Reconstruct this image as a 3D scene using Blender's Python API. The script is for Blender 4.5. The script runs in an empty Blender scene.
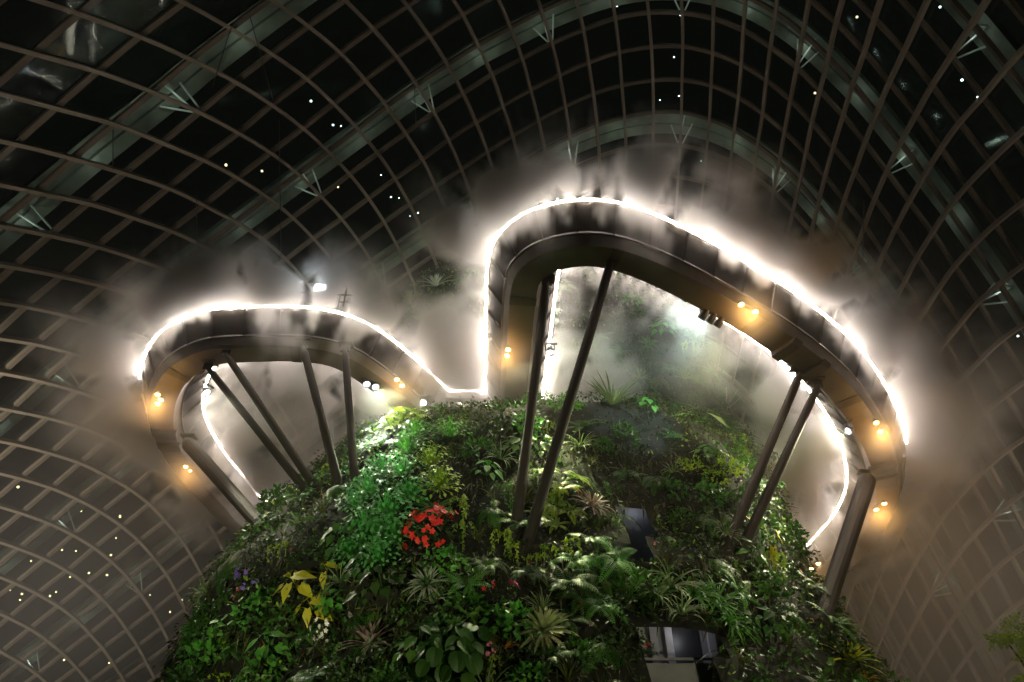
import bpy, bmesh, math, random
import numpy as np
from mathutils import Vector, Matrix, noise

C = bpy.context.scene.collection
scn = bpy.context.scene
PI = math.pi

# ------------------------------------------------------------------ camera, world, exposure
FPX = 683.0
PITCH = math.radians(40)
cam_d = bpy.data.cameras.new('camera')
cam_d.sensor_width = 36.0
cam_d.lens = 36.0 * FPX / 1024.0
cam_d.clip_end = 400
cam = bpy.data.objects.new('camera', cam_d)
C.objects.link(cam)
cam.location = (0, 0, 0)
cam.rotation_euler = (PI / 2 + PITCH, 0, 0)
scn.camera = cam

world = bpy.data.worlds.new('night')
scn.world = world
world.use_nodes = True
bg = world.node_tree.nodes['Background']
bg.inputs[0].default_value = (0.010, 0.011, 0.009, 1)
bg.inputs[1].default_value = 0.35

scn.view_settings.view_transform = 'Standard'
scn.view_settings.look = 'None'
scn.view_settings.gamma = 1
scn.view_settings.use_curve_mapping = False
scn.view_settings.exposure = 0.0
cy = scn.cycles
cy.use_denoising = True
cy.volume_bounces = 1
cy.max_bounces = 6
cy.diffuse_bounces = 2
cy.glossy_bounces = 2
cy.transparent_max_bounces = 10
cy.volume_step_rate = 1.5
cy.volume_max_steps = 300
cy.sample_clamp_indirect = 6.0

# unseen fill lights, added below the frame to brighten the mountain and dome
def spot(name, loc, aim, energy, col, size, blend=0.6, rad=0.2, parent=None):
    ld = bpy.data.lights.new(name, 'SPOT')
    ld.energy = energy
    ld.color = col
    ld.spot_size = math.radians(size)
    ld.spot_blend = blend
    ld.shadow_soft_size = rad
    o = bpy.data.objects.new(name, ld)
    C.objects.link(o)
    o.location = loc
    d = Vector(aim) - Vector(loc)
    o.rotation_euler = d.to_track_quat('-Z', 'Y').to_euler()
    if parent is not None:
        o.parent = parent
        o.matrix_parent_inverse = parent.matrix_basis.inverted()
    return o

FILL_LIGHTS = [
    ((-9, 7, 0), (-5, 23, 12), 3800, (1.0, 0.97, 0.62), 50),
    ((6, 5, 0), (1, 22, 8), 1700, (1.0, 0.95, 0.62), 60),
    ((17, 10, 0), (9, 25, 12), 2700, (1.0, 0.90, 0.5), 55),
    # fill added low along the glass wall to wash the ribs
    ((-34, 22, -1), (-38, 58, 26), 75000, (1.0, 0.88, 0.72), 75),
    ((-30, 16, -1), (-30, 38, 34), 8000, (1.0, 0.88, 0.70), 80),
    ((34, 24, -1), (41, 58, 24), 34000, (1.0, 0.80, 0.60), 70),
    ((30, 18, -1), (36, 36, 36), 7000, (1.0, 0.86, 0.70), 80),
]
for a in FILL_LIGHTS:
    spot('hall_fill_light', *a)

# ------------------------------------------------------------------ helpers
def obj(name, verts, faces, mat, parent=None, smooth=False, edges=()):
    me = bpy.data.meshes.new(name)
    me.from_pydata([tuple(v) for v in verts], list(edges), [tuple(f) for f in faces])
    if mat is not None:
        me.materials.append(mat)
    if smooth:
        me.polygons.foreach_set('use_smooth', [True] * len(me.polygons))
    me.update()
    o = bpy.data.objects.new(name, me)
    C.objects.link(o)
    if parent is not None:
        o.parent = parent
        # children are authored in world space: cancel the parent's transform
        o.matrix_parent_inverse = parent.matrix_basis.inverted()
    return o

def tag(o, label=None, cat=None, group=None, kind=None):
    if label: o['label'] = label
    if cat: o['category'] = cat
    if group: o['group'] = group
    if kind: o['kind'] = kind
    return o

def empty(name, loc):
    o = bpy.data.objects.new(name, None)
    C.objects.link(o)
    o.location = loc
    o.empty_display_size = 0.3
    return o

class MB:
    """collects shapes into one mesh"""
    def __init__(s): s.v = []; s.f = []
    def add(s, v, f):
        n = len(s.v); s.v += [tuple(x) for x in v]; s.f += [tuple(i + n for i in q) for q in f]
    def box(s, c, sx, sy, sz, M=None):
        c = Vector(c); M = M or Matrix.Identity(3)
        v = [c + M @ Vector((a * sx / 2, b * sy / 2, d * sz / 2)) for a in (-1, 1) for b in (-1, 1) for d in (-1, 1)]
        s.add(v, [(0, 1, 3, 2), (4, 6, 7, 5), (0, 4, 5, 1), (2, 3, 7, 6), (0, 2, 6, 4), (1, 5, 7, 3)])
    def tube(s, a, b, r0, r1=None, n=10, cap=True):
        a = Vector(a); b = Vector(b); r1 = r0 if r1 is None else r1
        d = (b - a).normalized(); u = d.orthogonal().normalized(); w = d.cross(u)
        v = []
        for p, r in ((a, r0), (b, r1)):
            for k in range(n):
                t = 2 * PI * k / n
                v.append(p + r * (math.cos(t) * u + math.sin(t) * w))
        f = [(k, (k + 1) % n, n + (k + 1) % n, n + k) for k in range(n)]
        if cap: f += [tuple(range(n - 1, -1, -1)), tuple(range(n, 2 * n))]
        s.add(v, f)
    def bar(s, a, b, w, h, up=(0, 0, 1)):
        """rectangular bar between two points; h along up"""
        a = Vector(a); b = Vector(b); d = (b - a).normalized(); up = Vector(up)
        x = d.cross(up)
        if x.length < 1e-4: x = d.orthogonal()
        x.normalize(); u = x.cross(d).normalized()
        v = [p + sx * x * w / 2 + sy * u * h / 2 for p in (a, b) for sx, sy in ((-1, -1), (1, -1), (1, 1), (-1, 1))]
        s.add(v, [(3, 2, 1, 0), (4, 5, 6, 7), (0, 1, 5, 4), (1, 2, 6, 5), (2, 3, 7, 6), (3, 0, 4, 7)])
    def sweep(s, rings, closed=True, cap=True):
        n = len(rings[0]); v = [p for r in rings for p in r]; f = []
        for i in range(len(rings) - 1):
            for k in range(n if closed else n - 1):
                a = i * n + k; b = i * n + (k + 1) % n
                f.append((a, b, b + n, a + n))
        if cap and closed:
            f += [tuple(range(n - 1, -1, -1)), tuple(range((len(rings) - 1) * n, len(rings) * n))]
        s.add(v, f)
    def sphere(s, c, r, n=8, m=6, sx=1, sy=1, sz=1):
        v = []; c = Vector(c)
        for i in range(m + 1):
            th = PI * i / m
            for k in range(n):
                ph = 2 * PI * k / n
                v.append(c + Vector((r * sx * math.sin(th) * math.cos(ph), r * sy * math.sin(th) * math.sin(ph), r * sz * math.cos(th))))
        f = [(i * n + k, i * n + (k + 1) % n, (i + 1) * n + (k + 1) % n, (i + 1) * n + k) for i in range(m) for k in range(n)]
        s.add(v, f)
    def build(s, name, mat, parent=None, smooth=False):
        return obj(name, s.v, s.f, mat, parent, smooth)

def ray(px, py):
    u = (px - 512) / FPX; v = (341 - py) / FPX
    return Vector((u, math.cos(PITCH) - v * math.sin(PITCH), math.sin(PITCH) + v * math.cos(PITCH)))
def at_z(px, py, z):
    d = ray(px, py); return d * (z / d.z)
def at_y(px, py, y):
    d = ray(px, py); return d * (y / d.y)

# ------------------------------------------------------------------ materials
def new_mat(name):
    m = bpy.data.materials.new(name); m.use_nodes = True
    return m, m.node_tree.nodes, m.node_tree.links
def mat(name, col, rough=0.6, metal=0.0, var=0.0, scale=2.0, col2=None, coat=0.0, bump=0.0, spec=0.5):
    m, N, L = new_mat(name)
    b = N['Principled BSDF']
    b.inputs['Base Color'].default_value = (*col, 1)
    b.inputs['Roughness'].default_value = rough
    b.inputs['Metallic'].default_value = metal
    b.inputs['Specular IOR Level'].default_value = spec
    if var or col2:
        tc = N.new('ShaderNodeTexCoord'); nz = N.new('ShaderNodeTexNoise'); cr = N.new('ShaderNodeValToRGB')
        nz.inputs['Scale'].default_value = scale; nz.inputs['Detail'].default_value = 4
        c2 = col2 or tuple(x * (1 - var) for x in col)
        cr.color_ramp.elements[0].position = 0.35; cr.color_ramp.elements[1].position = 0.65
        cr.color_ramp.elements[0].color = (*c2, 1); cr.color_ramp.elements[1].color = (*col, 1)
        L.new(tc.outputs['Object'], nz.inputs['Vector']); L.new(nz.outputs['Fac'], cr.inputs['Fac'])
        L.new(cr.outputs['Color'], b.inputs['Base Color'])
        if bump:
            bp = N.new('ShaderNodeBump'); bp.inputs['Strength'].default_value = bump
            L.new(nz.outputs['Fac'], bp.inputs['Height']); L.new(bp.outputs['Normal'], b.inputs['Normal'])
    return m
def emis(name, col, strength):
    m, N, L = new_mat(name)
    b = N['Principled BSDF']
    b.inputs['Base Color'].default_value = (*col, 1)
    b.inputs['Emission Color'].default_value = (*col, 1)
    b.inputs['Emission Strength'].default_value = strength
    return m
def leaf_mat(name, cols, scale=0.6, rough=0.45, trans=0.25):
    """leaf colour wanders between three greens over the plant bed; leaves let some light through"""
    m, N, L = new_mat(name)
    b = N['Principled BSDF']
    out = N['Material Output']
    tc = N.new('ShaderNodeTexCoord'); nz = N.new('ShaderNodeTexNoise'); cr = N.new('ShaderNodeValToRGB')
    nz.inputs['Scale'].default_value = scale; nz.inputs['Detail'].default_value = 5; nz.inputs['Roughness'].default_value = 0.65
    e = cr.color_ramp.elements
    e[0].position = 0.36; e[1].position = 0.66
    e[0].color = (*cols[0], 1); e[1].color = (*cols[2], 1)
    k = e.new(0.5); k.color = (*cols[1], 1)
    L.new(tc.outputs['Object'], nz.inputs['Vector']); L.new(nz.outputs['Fac'], cr.inputs['Fac'])
    L.new(cr.outputs['Color'], b.inputs['Base Color'])
    b.inputs['Roughness'].default_value = rough
    t = N.new('ShaderNodeBsdfTranslucent'); mx = N.new('ShaderNodeMixShader'); mx.inputs[0].default_value = trans
    L.new(cr.outputs['Color'], t.inputs['Color'])
    L.new(b.outputs[0], mx.inputs[1]); L.new(t.outputs[0], mx.inputs[2]); L.new(mx.outputs[0], out.inputs['Surface'])
    return m

M = {}
M['rib_a'] = mat('painted_rib_steel', (0.14, 0.118, 0.09), 0.55, 0.0, 0.2, 1.0)
M['rib_b'] = mat('painted_rib_steel_pale', (0.25, 0.215, 0.17), 0.5, 0.0, 0.15, 1.0)
M['arch'] = mat('outer_arch_paint', (0.50, 0.53, 0.47), 0.6, 0.0, 0.4, 0.5)
M['tie'] = mat('white_tie_rod', (0.92, 0.97, 0.94), 0.3)
M['girder'] = mat('girder_steel', (0.085, 0.068, 0.052), 0.5, 0.0, 0.25, 0.8)
M['girder_dark'] = mat('girder_trim', (0.035, 0.029, 0.024), 0.6)
M['panel'] = mat('parapet_mesh_panel', (0.012, 0.010, 0.008), 0.8, spec=0.1)
M['rim'] = mat('rim_steel', (0.16, 0.135, 0.11), 0.4)
M['strut'] = mat('strut_paint', (0.035, 0.029, 0.022), 0.7, 0.0)
M['black'] = mat('lamp_housing', (0.03, 0.03, 0.032), 0.35)
M['concrete'] = mat('concrete', (0.32, 0.31, 0.32), 0.85, 0, 0.25, 1.5)
M['soil'] = mat('planting_felt', (0.018, 0.020, 0.009), 0.95, 0, 0.5, 1.2, bump=0.3)
M['wire'] = mat('cable_steel', (0.10, 0.09, 0.08), 0.4, 0.5)
M['led'] = emis('led_line', (1.0, 0.87, 0.75), 66.0)
M['amber'] = emis('amber_lens', (1.0, 0.52, 0.12), 60.0)
M['white_lens'] = emis('white_lens', (0.80, 0.92, 1.0), 3.5)
M['flood'] = emis('flood_lens', (0.80, 0.93, 1.0), 60.0)
M['pin'] = emis('pin_lamp', (0.75, 0.95, 1.0), 9.0)
M['pin_warm'] = emis('pin_lamp_warm', (1.0, 0.8, 0.4), 4.0)
m, N, L = new_mat('dome_glass')
N.remove(N['Principled BSDF'])
tr = N.new('ShaderNodeBsdfTransparent'); tr.inputs[0].default_value = (0.66, 0.73, 0.68, 1)
gl = N.new('ShaderNodeBsdfGlossy'); gl.inputs['Roughness'].default_value = 0.06; gl.inputs[0].default_value = (0.8, 0.9, 0.85, 1)
fr = N.new('ShaderNodeFresnel'); fr.inputs[0].default_value = 1.5
mx = N.new('ShaderNodeMixShader')
L.new(fr.outputs[0], mx.inputs[0]); L.new(tr.outputs[0], mx.inputs[1]); L.new(gl.outputs[0], mx.inputs[2])
L.new(mx.outputs[0], N['Material Output'].inputs['Surface'])
M['glass'] = m

# ------------------------------------------------------------------ the mountain's shape
def lerp_tab(z, tab):
    if z <= tab[0][0]: return tab[0][1:]
    for a, b in zip(tab, tab[1:]):
        if z <= b[0]:
            t = (z - a[0]) / (b[0] - a[0]); t = t * t * (3 - 2 * t) * 0.35 + t * 0.65
            return [p + (q - p) * t for p, q in zip(a[1:], b[1:])]
    return tab[-1][1:]
# z, left x, right x, front reach, back reach about y = 32
MT = [(-1.7, -16.0, 16.5, 17.0, 15), (2, -13.2, 14.1, 15.2, 14), (7, -12.5, 13.2, 12.9, 13), (11, -12.1, 12.8, 11.0, 12), (14, -11.2, 12.6, 9.4, 11),
      (16, -9.6, 12.3, 8.3, 10), (18, -8.2, 12.1, 6.2, 9), (19.4, -7.3, 12.0, 3.6, 8.5), (21, -6.8, 11.8, 3.1, 8), (25, -6.9, 11.2, 2.9, 7), (29, -6.8, 9.9, 2.6, 6), (32, -5.8, 7.4, 1.9, 4), (33.6, -2.6, 4.0, 1.0, 2), (34.2, 0.4, 1.2, 0.1, 0.2)]
YC = 32.0
def mount(th, z):
    """surface point of the mountain at angle th (-90 deg faces the camera) and height z"""
    xl, xr, fr_, bk = lerp_tab(z, MT)
    c, s = math.cos(th), math.sin(th)
    xc = (xl + xr) / 2; rx = (xr - xl) / 2
    p = 2.3
    ry = fr_ if s < 0 else bk
    k = (abs(c) ** p + abs(s) ** p) ** (-1 / p)
    q = Vector((c * 3.0, s * 3.0, z * 0.30))
    n = noise.noise(q * 0.9) * 0.75 + noise.noise(q * 2.3 + Vector((7, 3, 1))) * 0.40 + noise.noise(q * 5.1) * 0.16
    n *= min(1.0, (34.2 - z) / 3.0)
    rr = 1 + n / max(3.0, (rx + ry) / 2)
    return Vector((xc + rx * c * k * rr, YC + ry * s * k * rr, z))
NTH, NZ = 144, 96
ZS = [-1.7 + (34.2 + 1.7) * i / NZ for i in range(NZ + 1)]
MTG = [[mount(-PI + 2 * PI * k / NTH, z) for k in range(NTH)] for z in ZS]
def mount_n(th, z):
    a = mount(th + 0.02, z) - mount(th - 0.02, z); b = mount(th, min(34.1, z + 0.25)) - mount(th, z - 0.25)
    n = a.cross(b).normalized()
    return n
mv = [p for row in MTG for p in row]
mf = [(i * NTH + k, i * NTH + (k + 1) % NTH, (i + 1) * NTH + (k + 1) % NTH, (i + 1) * NTH + k) for i in range(NZ) for k in range(NTH)]
from mathutils.bvhtree import BVHTree
BVH = BVHTree.FromPolygons(mv, mf)
def on_mount(px, py):
    d = ray(px, py).normalized()
    loc, nor, idx, dist = BVH.ray_cast(Vector((0, 0, 0)), d)
    if loc is None:
        loc, nor, idx, dist = BVH.find_nearest(d * 33)
    if nor.dot(d) > 0: nor = -nor
    return loc, nor

# ------------------------------------------------------------------ ground and mountain body
g = MB(); 
gv = [(-75, -20, -1.7), (75, -20, -1.7), (75, 125, -1.7), (-75, 125, -1.7)]
g.add(gv, [(0, 1, 2, 3)])
gr = g.build('floor', mat('hall_floor', (0.10, 0.095, 0.085), 0.8, 0, 0.4, 0.3)); tag(gr, kind='structure')

def pxy(p):
    zc = p.y * math.cos(PITCH) + p.z * math.sin(PITCH); yc = -p.y * math.sin(PITCH) + p.z * math.cos(PITCH)
    return 512 + FPX * p.x / zc, 341 - FPX * yc / zc
OPEN = [(645, 722, 628, 720), (622, 652, 508, 560)]
def in_open(p, m=0):
    if p.y > YC: return False
    x, y = pxy(p)
    return any(a + m < x < b - m and c + m < y < d - m for a, b, c, d in OPEN)
keep = [f for f in mf if not in_open((mv[f[0]] + mv[f[2]]) / 2)]
mountain = obj('mountain_slope', mv, keep, M['soil'], smooth=True)
tag(mountain, 'steep planted mountain rising in the middle under the glass dome', 'mountain', kind='structure')
# concrete rooms showing through the two gaps in the planting
for (x0, x1, y0, y1), nm, dep, tone in zip(OPEN, ('terrace_room', 'concrete_niche'), (2.2, 1.0), ((0.42, 0.40, 0.42), (0.30, 0.31, 0.36))):
    a, _ = on_mount(x0, y0); b, _ = on_mount(x1, min(y1, 700)); a2, _ = on_mount(x0, min(y1, 700)); b2, _ = on_mount(x1, y0)
    yf = max(a.y, b.y, a2.y, b2.y); yb = yf + dep
    L0 = at_y(x0 - 25, (y0 + y1) / 2, yb).x; R0 = at_y(x1 + 25, (y0 + y1) / 2, yb).x
    T0 = at_y(x0, y0 - 30, yb).z; B0 = at_y(x0, min(y1, 700) + 30, yb).z - 0.6
    cm = mat(nm + '_concrete', tone, 0.8, 0, 0.35, 1.2)
    w_ = MB()
    w_.box(((L0 + R0) / 2, yb + 0.1, (T0 + B0) / 2), R0 - L0, 0.2, T0 - B0)
    w_.build(nm, cm, mountain)
    if nm == 'terrace_room':
        zf = at_y(680, 664, yf + 0.3).z
        d = MB()
        d.box(((L0 + R0) / 2, yf + 0.2, zf - 0.45), R0 - L0 - 0.1, 0.15, 0.85)
        d.box(((L0 + R0) / 2, yf + 0.2, zf + 0.10), R0 - L0 - 0.1, 0.08, 0.06)
        d.build('balustrade', cm, mountain)
        for k in (0.28, 0.40, 0.74):
            q = MB(); q.box((L0 + (R0 - L0) * k, yb - 0.35, (T0 + B0) / 2), 0.22, 0.22, T0 - B0); q.build('pillar', cm, mountain)
        q = MB(); q.box((L0 + (R0 - L0) * 0.56, yb - 0.04, zf + 0.6), 0.8, 0.06, 2.0); q.build('doorway', M['black'], mountain)
    pl = bpy.data.lights.new('room_light', 'POINT'); pl.energy = 9 if nm == 'terrace_room' else 2.5; pl.color = (0.9, 0.93, 1); pl.shadow_soft_size = 0.2
    po = bpy.data.objects.new('room_light', pl); C.objects.link(po); po.location = ((L0 + R0) / 2, (yf + yb) / 2 + 0.2, (T0 + B0) / 2 + 1.0)

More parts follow.
